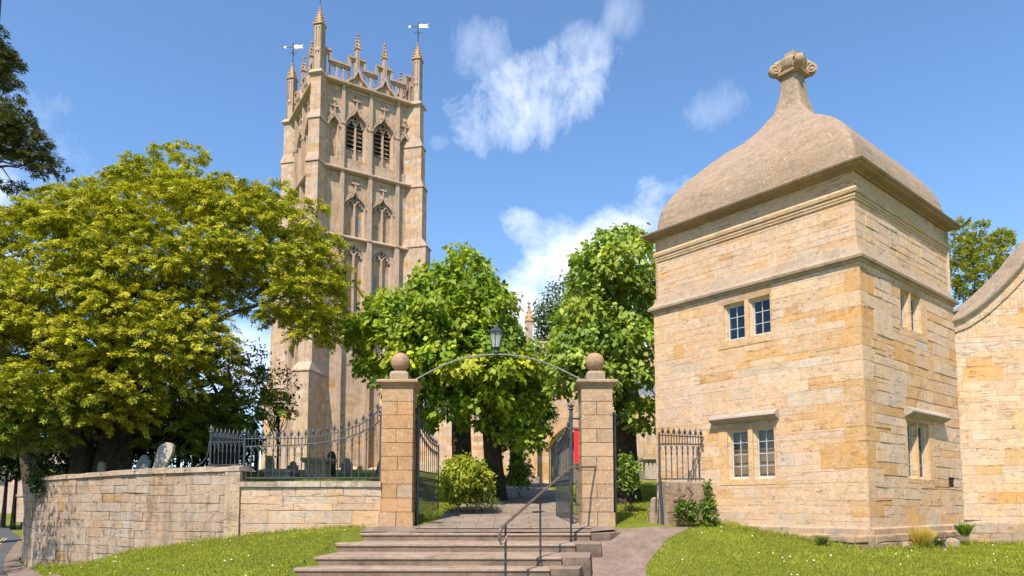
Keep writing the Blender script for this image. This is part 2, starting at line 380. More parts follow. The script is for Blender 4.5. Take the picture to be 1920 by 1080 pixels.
# ================================================================== pavilion
YAW = .697
C0 = Vector((6.469, 12.793)); UL = Vector((-math.sin(YAW), math.cos(YAW))); UR = Vector((math.cos(YAW), math.sin(YAW)))
SL = SR = 4.80; ZS, ZC = 5.15, 6.98
frL = Frame(C0, UL, -UR)      # left face: s from front corner to left corner
frR = Frame(C0, UR, -UL)
frLb = Frame(C0+UR*SR, UL, UR); frRb = Frame(C0+UL*SL, UR, UL)
ORG = (C0.x, C0.y, -.2)
pav = thing('gatehouse_pavilion', 'square golden stone pavilion with mullioned windows under an ogee domed stone roof', 'pavilion', ORG)
wins = []
def rectpx(fr, x0, x1, y0a, y1a, y0b, y1b):
    # x0 left px, x1 right px ; y top at left/right, y bottom at left/right
    s0, za = fr.px(x0, y0a); _, zb = fr.px(x0, y0b); s1, zc = fr.px(x1, y1a); _, zd = fr.px(x1, y1b)
    return s0, s1, (za+zc)/2, (zb+zd)/2
def window(fr, sa, sb, z0, z1, lz0, lz1, lights, cols, rows_, blind, hood=None, lead=M_LEAD, name='window'):
    w = MB(); s0, s1 = min(sa, sb), max(sa, sb); c = .045; PR = .014
    L = sorted([(min(l), max(l)) for l in lights])
    ss = [s0]+[q for l in L for q in (l[0]-c, l[1]+c)]+[s1]; zz = [z0, lz0-c*.5, lz1+c, z1]
    for i in range(len(ss)-1):
        for j in range(3):
            if i % 2 == 1 and j == 1: continue
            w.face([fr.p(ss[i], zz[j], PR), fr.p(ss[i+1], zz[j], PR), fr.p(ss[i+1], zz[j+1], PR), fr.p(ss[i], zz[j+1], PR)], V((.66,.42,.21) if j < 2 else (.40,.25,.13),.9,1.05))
    for a in (0, 1):
        x = (s0, s1)[a]; w.face([fr.p(x, z0, PR), fr.p(x, z1, PR), fr.p(x, z1, -.02), fr.p(x, z0, -.02)], (.55,.40,.25))
    for x in (z0, z1): w.face([fr.p(s0, x, PR), fr.p(s1, x, PR), fr.p(s1, x, -.02), fr.p(s0, x, -.02)], (.55,.40,.25))
    for l in L:
        loops = []
        for (e, eb, d) in ((c, c*.5, PR), (c, c*.5, -.03), (0, 0, -.08), (0, 0, -.2)):
            loops.append([fr.p(l[0]-e, lz0-eb, d), fr.p(l[1]+e, lz0-eb, d), fr.p(l[1]+e, lz1+e, d), fr.p(l[0]-e, lz1+e, d)])
        w.grid(loops, (.60,.42,.24), False, True)
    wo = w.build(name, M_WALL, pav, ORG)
    for l in L:
        f = MB(); b = .022; d0, d1 = -.135, -.105
        f.fbox(fr, l[0], l[0]+b, lz0, lz1, d0, d1); f.fbox(fr, l[1]-b, l[1], lz0, lz1, d0, d1)
        f.fbox(fr, l[0]+b, l[1]-b, lz0, lz0+b*1.4, d0, d1); f.fbox(fr, l[0]+b, l[1]-b, lz1-b, lz1, d0, d1)
        for k in range(1, cols):
            x = l[0]+(l[1]-l[0])*k/cols; f.fbox(fr, x-.006, x+.006, lz0+b*1.4, lz1-b, d0+.004, d1-.006)
        for k in range(1, rows_):
            z = lz0+(lz1-lz0)*k/rows_; f.fbox(fr, l[0]+b, l[1]-b, z-.006, z+.006, d0+.006, d1-.008)
        f.build('casement', lead, wo, ORG)
        g = MB()
        for i in range(cols):
            for j in range(rows_):
                xa, xb = l[0]+(l[1]-l[0])*i/cols, l[0]+(l[1]-l[0])*(i+1)/cols; za, zb = lz0+(lz1-lz0)*j/rows_, lz0+(lz1-lz0)*(j+1)/rows_
                e = [rnd.uniform(-.004, .004) for _ in range(4)]
                g.face([fr.p(xa, za, -.122+e[0]), fr.p(xb, za, -.122+e[1]), fr.p(xb, zb, -.122+e[2]), fr.p(xa, zb, -.122+e[3])])
        g.build('pane', M_GLASS, wo, ORG)
    r = MB()
    dd = -.24 if blind else -1.1
    r.face([fr.p(s0, z0, dd), fr.p(s1, z0, dd), fr.p(s1, z1, dd), fr.p(s0, z1, dd)])
    for q in ((s0, z0, s0, z1), (s1, z0, s1, z1), (s0, z0, s1, z0), (s0, z1, s1, z1)):
        r.face([fr.p(q[0], q[1], -.201), fr.p(q[2], q[3], -.201), fr.p(q[2], q[3], dd), fr.p(q[0], q[1], dd)])
    r.build('shutter' if blind else 'room_lining', M_BLIND if blind else M_DARK, wo, ORG)
    if hood:
        h = MB(); a, b2 = min(hood[0]), max(hood[0]); hz = hood[1]; T = hood[2]
        prof = [(.0, hz+T), (.05, hz+T*.93), (.17, hz+T*.42), (.185, hz+T*.2), (.15, hz), (.05, hz-.05), (.0, hz-.07)]
        rr = [[fr.p(x, z, d) for d, z in prof] for x in (a, a+.3*(b2-a), a+.6*(b2-a), b2)]
        h.grid(rr, lambda: V((.40,.35,.29),.9,1.1)); h.face([q for q in rr[0]], (.4,.35,.28)); h.face([q for q in rr[-1]], (.4,.35,.28))
        h.build('hood_mould', M_TRIM, wo, ORG)
    return (s0, s1, z0, z1)
Z = lambda fr, x, y: fr.px(x, y)[1]
S = lambda fr, x, y: fr.px(x, y)[0]
ops = []
# left face upper
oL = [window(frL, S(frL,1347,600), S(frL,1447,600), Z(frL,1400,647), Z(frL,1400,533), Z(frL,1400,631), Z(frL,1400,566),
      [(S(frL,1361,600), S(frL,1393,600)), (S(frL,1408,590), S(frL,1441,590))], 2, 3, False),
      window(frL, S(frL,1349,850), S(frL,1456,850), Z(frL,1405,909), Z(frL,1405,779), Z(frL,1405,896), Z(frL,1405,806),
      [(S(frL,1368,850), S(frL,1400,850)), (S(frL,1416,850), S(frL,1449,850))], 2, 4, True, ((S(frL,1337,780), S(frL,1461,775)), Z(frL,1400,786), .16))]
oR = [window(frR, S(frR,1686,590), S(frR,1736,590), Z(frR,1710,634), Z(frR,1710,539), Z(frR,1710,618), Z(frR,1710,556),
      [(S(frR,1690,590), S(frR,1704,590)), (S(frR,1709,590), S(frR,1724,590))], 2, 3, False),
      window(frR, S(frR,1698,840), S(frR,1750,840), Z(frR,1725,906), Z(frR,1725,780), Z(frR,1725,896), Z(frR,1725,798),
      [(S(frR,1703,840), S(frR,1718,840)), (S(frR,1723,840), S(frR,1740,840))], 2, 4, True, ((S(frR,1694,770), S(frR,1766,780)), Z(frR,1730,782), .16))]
vent = (S(frR,1778,906), S(frR,1788,906), Z(frR,1783,914), Z(frR,1783,897))
vent = (vent[0], vent[1]+.02, vent[2], vent[3]+.02)
w = MB()
quo = []; zq = .32; kq = 0
while zq < ZS-.5:
    hq = rnd.uniform(.26,.5); quo.append((zq, min(zq+hq, ZS-.06), rnd.uniform(.55,.95) if kq%2 else rnd.uniform(.25,.42), rnd.uniform(.25,.4) if kq%2 else rnd.uniform(.5,.8), rnd.random() < .5, rnd.uniform(.9,1.05))); zq += hq; kq += 1
for fr, op in ((frL, oL), (frR, oR+[vent])):
    li = 2 if fr is frL else 3
    for q in quo:
        cq = V(GOLD[0] if q[4] else CREAM[5], .94, 1.04); r4 = [(0, q[0]), (q[li], q[0]), (q[li], q[1]), (0, q[1])]
        w.grid([[fr.p(a, b, 0) for a, b in r4], [fr.p(a+(.004 if a == 0 else -.004), b+(.004 if b == q[0] else -.004), .008) for a, b in r4]], (cq[0]*.8, cq[1]*.75, cq[2]*.7), False, True); w.face([fr.p(a+(.004 if a == 0 else -.004), b+(.004 if b == q[0] else -.004), .008) for a, b in r4], cq)
    op = op+[(0, q[li], q[0], q[1]) for q in quo]
    # quoins at the front corner read as larger stones
    blocks(w, fr, -.0, SL, -.95, -.02, ch=(.2,.3), bl=(.3,.6), ops=op, g=.05, gr=.3, k=.42, up=(.0,.05), joint=.02, d=.09, jit=.02)
    w.face([fr.p(-.10, -.9, .088), fr.p(0, -.9, .088), fr.p(0, -.02, .088), fr.p(-.10, -.02, .088)], (.26,.2,.15)); w.face([fr.p(-.10, -.02, .089), fr.p(SL, -.02, .089), fr.p(SL, .0, .04), fr.p(-.05, .0, .04)], (.28,.22,.16))
    blocks(w, fr, 0, SL, -.1, .10, ch=(.22,.3), bl=(.4,.9), ops=op, g=.05, gr=.4, k=.62, up=(.004,.02), joint=.01, d=.045, jit=.012)
    w.face([fr.p(-.04, .10, .048), fr.p(SL, .10, .048), fr.p(SL, .135, 0), fr.p(-.04, .135, 0)], (.36,.28,.2))
    w.face([fr.p(-.05, -.9, .044), fr.p(0, -.9, .044), fr.p(0, .1, .044), fr.p(-.05, .1, .044)], (.42,.36,.28))
    blocks(w, fr, 0, SL, .10, ZS-.06, ch=(.11,.27), bl=(.25,.95), ops=op, g=.20, gr=.10, k=1.03, up=(.001,.006) if fr is frL else (.003,.018), joint=.004 if fr is frL else .008, big=.25, jd=.9 if fr is frL else .78, jit=.005 if fr is frL else .013, multi=.12)
for fr in (frLb, frRb):
    w.face([fr.p(0, -.9), fr.p(SL, -.9), fr.p(SL, ZS), fr.p(0, ZS)], (.55,.42,.28))
IN = .075
def sq(o): return [C0+(UL+UR)*(-o), C0+UR*(SR+o)-UL*o, C0+UR*(SR+o)+UL*(SL+o), C0+UL*(SL+o)-UR*o]
up = [Frame(C0+(UL+UR)*IN, UL, -UR), Frame(C0+(UL+UR)*IN, UR, -UL)]
for i, fr in enumerate(up):
    blocks(w, fr, 0, SL-2*IN, ZS+.28, ZC-.62, ch=(.10,.22), bl=(.22,.75), g=.08, gr=.15, k=1.0, up=(.001,.006) if i == 0 else (.003,.018), joint=.004 if i == 0 else .008, jd=.88)
ring(w, sq, [(-IN, ZS+.26), (-IN, ZC-.1)], (.5,.4,.28)) if False else None
for fr in (frLb, frRb):
    w.face([fr.p(0, ZS, -IN), fr.p(SL, ZS, -IN), fr.p(SL, ZC, -IN), fr.p(0, ZC, -IN)], (.5,.4,.28))
w.build('wall', M_WALL, pav, ORG)
v = MB(); v.face([frR.p(vent[0], vent[2], -.12), frR.p(vent[1], vent[2], -.12), frR.p(vent[1], vent[3], -.12), frR.p(vent[0], vent[3], -.12)], (.1,.1,.1))
for a, b, c_, d_ in ((vent[0],vent[2],vent[0],vent[3]),(vent[1],vent[2],vent[1],vent[3]),(vent[0],vent[2],vent[1],vent[2]),(vent[0],vent[3],vent[1],vent[3])):
    v.face([frR.p(a,b,.004), frR.p(c_,d_,.004), frR.p(c_,d_,-.12), frR.p(a,b,-.12)], (.1,.1,.1))
for k in range(5): z = vent[2]+(vent[3]-vent[2])*(k+.5)/5; v.fbox(frR, vent[0], vent[1], z-.008, z+.004, -.04, -.01)
v.build('vent_grille', M_LOUV, pav, ORG)
sc = MB()
def seg(mb, fn, prof, cf, n=14):
    for i in range(4):
        for k in range(n):
            rows = []
            for o, z in prof:
                q = fn(o); a, b = Vector(q[i]), Vector(q[(i+1)%4]); p0 = a+(b-a)*(k/n); p1 = a+(b-a)*((k+1)/n)
                rows.append([(p0.x, p0.y, z), (p1.x, p1.y, z)])
            mb.grid(rows, cf())
seg(sc, sq, [(-.01, ZS-.10), (.035, ZS-.07), (.05, ZS-.03), (.10, ZS-.02), (.11, ZS+.03), (.02, ZS+.12), (-.06, ZS+.30), (-IN-.005, ZS+.31)], lambda: V((.38,.29,.21),.85,1.1))
sc.build('string_course', M_TRIM, pav, ORG)
cn = MB(); fz = MB()
warm = lambda: V((.56,.385,.225),.92,1.05)
seg(fz, sq, [(-IN-.01, ZC-.66), (-IN+.03, ZC-.65), (-IN+.035, ZC-.61), (-IN+.015, ZC-.605), (-IN+.045, ZC-.60), (-IN+.05, ZC-.555), (-IN+.03, ZC-.55), (-IN+.07, ZC-.53), (-IN+.085, ZC-.47), (-IN+.05, ZC-.42), (-IN+.0, ZC-.41), (-IN+.0, ZC-.11)], warm)
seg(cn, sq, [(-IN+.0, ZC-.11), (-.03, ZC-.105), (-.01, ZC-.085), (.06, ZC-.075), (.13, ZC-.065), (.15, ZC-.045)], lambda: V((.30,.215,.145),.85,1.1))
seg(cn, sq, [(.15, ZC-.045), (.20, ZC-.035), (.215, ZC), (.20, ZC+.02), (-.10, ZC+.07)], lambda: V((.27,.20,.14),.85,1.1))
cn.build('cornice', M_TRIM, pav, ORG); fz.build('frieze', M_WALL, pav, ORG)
# ogee roof: rounded square sections
ctr = C0+UL*SL/2+UR*SR/2; H0 = SL/2
rp = [(-.02,0),(.0,.06),(-.025,.30),(-.07,.52),(-.16,.74),(-.30,.97),(-.48,1.22),(-.70,1.47),(-.95,1.72),(-1.20,1.95),(-1.43,2.13),(-1.62,2.31),(-1.78,2.50),(-1.91,2.70),(-2.01,2.85),(-2.08,3.10),(-2.13,3.35),(-2.155,3.6),(-2.17,3.80)]
rf = MB(); rows = []
def rsq(h, r, z, n=6):
    r = min(r, h*.5); pts = []
    for i, (sx, sy) in enumerate(((-1,-1),(1,-1),(1,1),(-1,1))):
        cxx, cyy = sx*(h-r), sy*(h-r); a0 = math.pi+i*math.pi/2
        for k in range(n+1):
            a = a0+k*math.pi/2/n; x, y = cxx+r*math.cos(a), cyy+r*math.sin(a)
            q = ctr+UL*x+UR*y; pts.append((q.x, q.y, z))
        # straight side points
        nx, ny = ((1,-1),(1,1),(-1,1),(-1,-1))[i]; ex, ey = nx*(h-r), ny*(h-r)
        a = a0+math.pi/2; x0, y0 = cxx+r*math.cos(a), cyy+r*math.sin(a)
        x1, y1 = ex+r*math.cos(a), ey+r*math.sin(a)
        for k in range(1, 10):
            x, y = x0+(x1-x0)*k/10, y0+(y1-y0)*k/10; q = ctr+UL*x+UR*y; pts.append((q.x, q.y, z))
    return pts
def smooth_prof(pr, m=4):
    o = []
    for i in range(len(pr)-1):
        p0 = pr[max(0,i-1)]; p1 = pr[i]; p2 = pr[i+1]; p3 = pr[min(len(pr)-1,i+2)]
        for k in range(m):
            t_ = k/m
            o.append(tuple(.5*((2*p1[j])+(-p0[j]+p2[j])*t_+(2*p0[j]-5*p1[j]+4*p2[j]-p3[j])*t_*t_+(-p0[j]+3*p1[j]-3*p2[j]+p3[j])*t_**3) for j in (0,1)))
    o.append(pr[-1]); return o
for d, z in smooth_prof(rp):
    rows.append(rsq(H0+d-.03, .16 if z < 2.2 else .05, ZC+.05+z))
for r_ in range(len(rows)):
    for k in range(len(rows[r_])):
        p = Vector(rows[r_][k]); q = noise.noise(p*1.3)*.018+noise.noise(p*5)*.007
        dvec = Vector((p.x-ctr.x, p.y-ctr.y, 0)).normalized(); rows[r_][k] = p+dvec*q
rf.grid(rows, lambda: (lambda q: (.34*q,.25*q,.17*q))(rnd.uniform(.86,1.12)), True, True); rf.face(rows[-1])
roof = rf.build('roof', M_ROOFS, pav, ORG)
ft = ZC+.05+3.80
fn = MB(); fc = (.42,.30,.17)
seg(fn, lambda o: [ctr+UL*(a*o)+UR*(b*o) for a, b in ((-1,-1),(-1,1),(1,1),(1,-1))], [(.2, ft-.04),(.30, ft-.02),(.31, ft+.04),(.24, ft+.06),(.15, ft+.08)], lambda: fc, 2)
fn.lathe((ctr.x, ctr.y, ft+.05), [(.14,0),(.25,.05),(.31,.14),(.31,.22),(.33,.26),(.31,.31),(.22,.36),(.17,.385)], 20, fc)
fn.box((ctr.x, ctr.y, ft+.49), (UL.x*.12,UL.y*.12,0), (UR.x*.12,UR.y*.12,0), (0,0,.08), fc)
for a, b in ((-1,-1),(-1,1),(1,1),(1,-1)):
    dv = (UL*a+UR*b).normalized(); tv = Vector((-dv.y, dv.x)); D3 = Vector((dv.x, dv.y, 0)); T3 = Vector((tv.x, tv.y, 0))
    cc = Vector((ctr.x, ctr.y, ft+.15))+D3*.42
    for sgn in (-1, 1):
        sp = []
        for k in range(34):
            an = k/33*math.pi*3.3; r_ = .14*(1-k/33*.82); sp.append(cc+D3*(math.cos(an+1.9)*r_)+Vector((0,0,1))*(math.sin(an+1.9)*r_)+T3*sgn*.075)
        fn.tube(sp, .022, 6, fc)
    n_ = 14; r0 = [cc+T3*-.075+D3*math.cos(2*math.pi*k/n_)*.14+Vector((0,0,1))*math.sin(2*math.pi*k/n_)*.14 for k in range(n_)]
    r1 = [q+T3*.15 for q in r0]; fn.grid([r0, r1], fc, True, True); fn.face(r0, (.38,.28,.19)); fn.face(r1, (.38,.28,.19))
    st = [Vector((ctr.x, ctr.y, ft+.36))+D3*.12, Vector((ctr.x, ctr.y, ft+.34))+D3*.28, Vector((ctr.x, ctr.y, ft+.27))+D3*.42]
    fn.tube(st, [.08,.08,.075], 8, fc, True, True, 1.0)
    mid = (UL*a).normalized(); mid = Vector((mid.x, mid.y, 0))
    fn.tube([Vector((ctr.x,ctr.y,ft+.40))+mid*.27+T3*0, Vector((ctr.x,ctr.y,ft+.28))+mid*.30], [.05,.03], 8, fc)
fn.build('finial', M_TRIM, roof, ORG)

# ================================================================== curved screen wall to the right
PR_ = C0+UR*SR
wd = Vector((.955,-.296)); frW = Frame((PR_.x-.12, PR_.y+.08), wd, (-.296,-.955))
cop_lo = [(1781,628),(1815,613),(1850,590),(1885,558),(1920,522),(1945,490)]
cop_hi = [(1795,573),(1835,556),(1862,538),(1890,508),(1920,462),(1945,420)]
lo = [frW.px(*q) for q in cop_lo]; lo[0] = (0.0, lo[0][1]); lo += [(lo[-1][0]+.5, lo[-1][1]+.55), (lo[-1][0]+1.0, lo[-1][1]+.9), (lo[-1][0]+4, lo[-1][1]+1.0)]
ls = [q[0] for q in lo]; lz = [q[1] for q in lo]
ctop = lambda s: float(np.interp(s, ls, lz))
WO = (PR_.x, PR_.y, -.3)
sw = thing('screen_wall', 'tall golden stone wall sweeping up in a concave curve beside the pavilion', 'wall', WO)
w = MB(); blocks(w, frW, .06, ls[-1], -.9, .12, ch=(.2,.3), bl=(.4,.9), g=.05, gr=.4, k=.6, up=(.004,.02), joint=.01, d=.04, jit=.012)
rnd.seed(41)
blocks(w, frW, .0, ls[-1], .12, 7, ch=(.11,.26), bl=(.25,.8), g=.16, gr=.10, k=1.03, multi=.1, jit=.008, topfn=ctop, up=(.001,.007), joint=.004, jd=.88)
w.face([frW.p(0,-.9,-.5), frW.p(ls[-1],-.9,-.5), frW.p(ls[-1],7 if 0 else ctop(ls[-1]),-.5)]+[frW.p(s_, ctop(s_), -.5) for s_ in ls[::-1][1:]], (.5,.4,.3))
w.build('wall', M_WALL, sw, WO)
cp = MB(); rows = []; rows2 = []
for i in range(41):
    s_ = ls[0]+(ls[-1]-ls[0])*i/40; z = ctop(s_); e = .05
    dz = (ctop(s_+e)-ctop(s_-e))/(2*e) if i else (ctop(e)-ctop(0))/e; nn = Vector((-dz, 1)).normalized()
    def q(h, d): return frW.p(s_+nn.x*h, z+nn.y*h, d)
    rows.append([q(-.02,.0), q(-.01,.045), q(.03,.05), q(.17,.06), q(.18,.10), q(.20,.14)])
    rows2.append([q(.20,.14), q(.23,.16), q(.27,.155), q(.33,.09), q(.47,-.17), q(.49,-.2), q(.52,-.23), q(.49,-.27), q(.3,-.6), q(-.0,-.5)])
cp.grid(rows, lambda: V((.55,.42,.28),.92,1.06)); cp.build('frieze', M_WALL, sw, WO)
cp = MB(); cp.grid(rows2, lambda: V((.30,.24,.19),.9,1.08)); cp.build('coping', M_ROOFS, sw, WO)

# ================================================================== gate piers
PD = 14.62
def pier(cxp, label, base_c):
    X = (cxp-960)/F_*PD*1.0; z0 = GH(X, PD+.3)-.12; hw = .315; yc = PD+hw
    o3 = (X, yc, z0); th = thing('gate_pier', label, 'gate pier', o3, 'gate piers carrying stone balls')
    zt = P(cxp, 727, PD).z; m = MB(); nC = 9; hh = (zt-(z0+.12+.27))/nC
    z = z0; k = 0; hs = [.12+.27]+[hh]*nC
    frs = [Frame((X-hw, PD), (1,0), (0,-1)), Frame((X+hw, PD), (0,1), (1,0)), Frame((X+hw, PD+2*hw), (-1,0), (0,1)), Frame((X-hw, PD+2*hw), (0,-1), (-1,0))]
    for k, h in enumerate(hs):
        big = .03 if k == 0 else 0
        for i, fr in enumerate(frs):
            cuts = [0, 2*hw] if (k+i) % 2 else [0, hw+rnd.uniform(-.02,.02), 2*hw]
            for a, b in zip(cuts[:-1], cuts[1:]):
                q = rnd.uniform(.82, 1.1); c = (base_c[0]*q, base_c[1]*q, base_c[2]*q) if rnd.random() < .82 else (.40,.29,.195)
                j = .008; e = [fr.p(a, z, 0), fr.p(b, z, 0), fr.p(b, z+h, 0), fr.p(a, z+h, 0)]
                ii = [fr.p(a+(j if a > 0 else -.01-big), z+j, .012+big), fr.p(b-(j if b < 2*hw else -.01-big), z+j, .012+big), fr.p(b-(j if b < 2*hw else -.01-big), z+h-j, .012+big*.6), fr.p(a+(j if a > 0 else -.01-big), z+h-j, .012+big*.6)]
                m.face(ii, c)
                for r_ in range(4): m.face([e[r_], e[(r_+1)%4], ii[(r_+1)%4], ii[r_]], (c[0]*.32, c[1]*.28, c[2]*.24))
        z += h
    m.build('shaft', M_PIER, th, o3)
    m = MB(); sqf = lambda o: [Vector((X-hw-o, PD-o)), Vector((X+hw+o, PD-o)), Vector((X+hw+o, PD+2*hw+o)), Vector((X-hw-o, PD+2*hw+o))]
    seg(m, sqf, [(-.01, zt-.01),(.03, zt),(.035, zt+.035),(.02, zt+.04),(.05, zt+.075),(.10, zt+.10),(.115, zt+.11),(.115, zt+.15),(.10, zt+.165),(-.07, zt+.20)], lambda: V((.38,.27,.175),.9,1.08), 2)
    m.build('cap', M_PIER, th, o3)
    m = MB(); seg(m, lambda o: [Vector((X-o, yc-o)), Vector((X+o, yc-o)), Vector((X+o, yc+o)), Vector((X-o, yc+o))], [(.195, zt+.18),(.195, zt+.335),(.18, zt+.36),(.15, zt+.385),(.06,zt+.42)], lambda: V((.34,.27,.19),.9,1.08), 1)
    m.build('plinth', M_TRIM, th, o3)
    m = MB(); rb = .205; zc_ = zt+.40+rb
    m.lathe((X, yc, zc_), [(max(.002, rb*math.sin(math.pi*k/20))*(1+.01*math.sin(k*2.1)), -rb*math.cos(math.pi*k/20)) for k in range(21)], 32, (.38,.24,.14))
    m.build('ball', M_TRIM, th, o3)
    return X, zt
XL, ZTL = pier(743.5, 'orange stone gate pier topped by a ball, standing at the end of the railed wall', (.45,.265,.135))
XR, ZTR = pier(1120.5, 'speckled stone gate pier topped by a ball, standing in front of the red board', (.44,.30,.19))

# ================================================================== overthrow and lantern
ap = [(779,712),(800,700),(830,685),(860,674),(890,667.5),(920,664.5),(950,664.5),(985,669),(1020,679),(1055,694),(1090,712)]
m = MB(); YA = PD+.3
pts = []
for i in range(49):
    x = 779+(1090-779)*i/48; y = float(np.interp(x, [a for a, b in ap], [b for a, b in ap]))
    pts.append(P(x, y, YA))
for it in range(4):
    pts = [pts[0]]+[(pts[i-1]+pts[i]*2+pts[i+1])/4 for i in range(1, len(pts)-1)]+[pts[-1]]
rows = [[p+Vector((0,-.03,-.014)), p+Vector((0,.03,-.014)), p+Vector((0,.03,.014)), p+Vector((0,-.03,.014))] for p in pts]
m.grid(rows, (1,1,1), False, True); m.face(rows[0]); m.face(rows[-1])
tag(m.build('overthrow_arch', simple_mat('galvanised_iron', (.22,.22,.20), .55, .4, .3, 20, .2), None, (0, YA, 2.9)), 'thin curved iron bar arching between the two gate piers', 'overthrow')
LC = P(930.5, 664, YA); LO = (LC.x, LC.y, LC.z)
lt = thing('lantern', 'tapering glazed iron lantern standing on top of the iron arch', 'lantern', LO)
m = MB(); m.lathe(LC, [(.02,0),(.06,.01),(.07,.05),(.045,.07),(.05,.10),(.09,.12),(.095,.145)], 12); m.build('base', M_IRON, lt, LO)
def hexr(r, z, a0=.35): return [(LC.x+r*math.cos(a0+k*math.pi/3), LC.y+r*math.sin(a0+k*math.pi/3), LC.z+z) for k in range(6)]
m = MB(); m.grid([hexr(.085,.145), hexr(.15,.47)], (1,1,1), False, True); m.build('glass', M_LGLASS, lt, LO)
m = MB()
a_, b_ = hexr(.09,.14), hexr(.155,.475)
for k in range(6): m.tube([a_[k], b_[k]], .009, 6); m.tube([b_[k], b_[(k+1)%6]], .010, 6); m.tube([a_[k], a_[(k+1)%6]], .009, 6)
m.build('frame', M_IRON, lt, LO)
m = MB(); m.grid([hexr(.185,.465), hexr(.185,.48), hexr(.10,.55), hexr(.06,.57), hexr(.05,.60), hexr(.02,.62), hexr(.012,.66), hexr(.003,.67)], (1,1,1), False, True); m.face(hexr(.185,.465)); m.build('hood', M_IRON, lt, LO)
m = MB(); m.lathe((LC.x, LC.y, LC.z+.15), [(.015,0),(.02,.08),(.045,.13),(.05,.18),(.03,.22),(.003,.24)], 10); m.build('bulb', simple_mat('frosted_bulb', (.75,.75,.68), .3, 0, .05), lt, LO)

# ================================================================== ironwork
def spear(m, b, h=.19, lean=None):
    b = Vector(b); k = h/.19
    m.lathe((b.x, b.y, b.z), [(.009,0),(.016,.015*k),(.010,.03*k),(.009,.055*k),(.020,.075*k),(.027,.10*k),(.022,.13*k),(.010,.165*k),(.002,.19*k)], 6)
    for sg in (-1, 1):
        d = (lean or Vector((1,0,0)))*sg
        m.tube([b+Vector((0,0,.05*k)), b+d*.024+Vector((0,0,.052*k)), b+d*.040+Vector((0,0,.075*k)), b+d*.044+Vector((0,0,.105*k))], [.008,.009,.008,.003], 5)
def railing(th, o3, A, B, zb, zlow, zup, n, main=.011, arches=True, m_=M_IRON, sp=.19, base=True, collar=True):
    """A,B xy ends; zb,zlow,zup functions of k in 0..1; bars to lower rail and spears on upper"""
    A = Vector((A[0],A[1],0)); B = Vector((B[0],B[1],0)); u = (B-A).normalized(); L = (B-A).length
    at = lambda k, z: Vector((A.x+(B.x-A.x)*k, A.y+(B.y-A.y)*k, z))
    for nm, fz, r in (('top_rail', zup, .013), ('middle_rail', zlow, .014)):
        m = MB(); m.tube([at(i/24, fz(i/24)) for i in range(25)], r, 6); m.build(nm, m_, th, o3)
    if base:
        m = MB(); m.tube([at(i/8, zb(i/8)+.012) for i in range(9)], .015, 4, smooth=False); m.build('bottom_rail', m_, th, o3)
    st = L/n
    for i in range(1, n):
        k = i/n; m = MB(); p0 = at(k, zb(k)); p1 = at(k, zup(k)+.035); m.tube([p0, p1], main, 6)
        if collar:
            zc_ = zlow(k)-.22; m.tube([at(k, zc_-.02), at(k, zc_+.01), at(k, zc_+.03), at(k, zc_+.12)], [.012,.022,.018,.012], 6); m.tube([at(k, zup(k)+.03), at(k, zup(k)+.055)], [.02,.012], 6)
        m.build('bar', m_, th, o3)
    if arches:
        m = MB()
        for i in range(n):
            k0, k1, km = i/n, (i+1)/n, (i+.5)/n
            for ka in (k0, k1):
                zc_ = zlow(ka)-.17; m.tube([at(ka+(km-ka)*q, zc_+(zlow(km)-.01-zc_)*(1-(1-q)**2.2)) for q in (0,.15,.35,.6,.8,1)], .0065, 5)
        m.build('gothic_arches', m_, th, o3)
    for i in range(n):
        k = (i+.5)/n; m = MB(); m.tube([at(k, zlow(k)), at(k, zup(k))], .009, 6); spear(m, at(k, zup(k)), sp, u); m.build('spearhead', m_, th, o3)
def post(th, o3, x, y, z0, z1, r=.026, knob=.05, m_=M_IRON, name='post'):
    m = MB(); m.tube([(x,y,z0),(x,y,z1)], r, 8)
    m.lathe((x,y,z1), [(r,0),(r*1.7,.01),(r*1.7,.03),(r,.045),(r*1.1,.06),(r*1.9,.085),(r*1.6,.11),(r*.5,.15),(.002,.19)], 10)
    m.build(name, m_, th, o3)
# left railing on the low wall
xa, xb = (457-960)/F_*14.72, (713-960)/F_*14.72
zW = P(600, 899, 14.6).z
rl = thing('railing', 'grey iron spear railing on the low wall, rising in a curve to the gate pier', 'railing', (xa, 14.72, zW))
o3 = (xa, 14.72, zW)
zf = lambda px, py: P(px, py, 14.72).z
lowk = [(457,838),(500,836),(560,834),(600,831),(640,823),(670,813),(695,801),(713,787)]
upk = [(457,823),(500,822),(560,822),(600,818),(640,808),(670,798),(695,784),(713,762)]
fl = lambda tab: (lambda k: float(np.interp(457+(713-457)*k, [a for a,b in tab], [zf(a,b) for a,b in tab])))
railing(rl, o3, (xa,14.72), (xb,14.72), lambda k: zW+.02, fl(lowk), fl(upk), 19)
post(rl, o3, xa, 14.72, zW, zf(457,818), .03); post(rl, o3, xb, 14.72, zW, zf(713,780), .03)
# return panel going back along the taller wall
e0 = P(394, 872, 15.25)
rl2 = thing('railing', 'short iron spear railing on the tall wall, left of the curved railing', 'railing', (e0.x, e0.y, e0.z)); o4 = (e0.x, e0.y, e0.z)
zr = lambda a, b: (lambda k: a+(b-a)*k)
D2 = 15.25
railing(rl2, o4, (e0.x, D2), (xa-.05, 14.8), zr(P(394,874,D2).z, P(455,872,14.8).z), zr(P(394,829,D2).z, P(455,833,14.8).z+.05), zr(P(394,817,D2).z, zf(457,823)), 8)
post(rl2, o4, e0.x, D2, P(394,880,D2).z, P(394,812,D2).z, .024)
m = MB(); sp = [P(a, b, D2+.1) for a, b in ((394,826),(392,835),(391,846),(387,858),(379,868),(368,875))]; m.tube(sp, .015, 6); m.build('stay', M_IRON, rl2, o4)

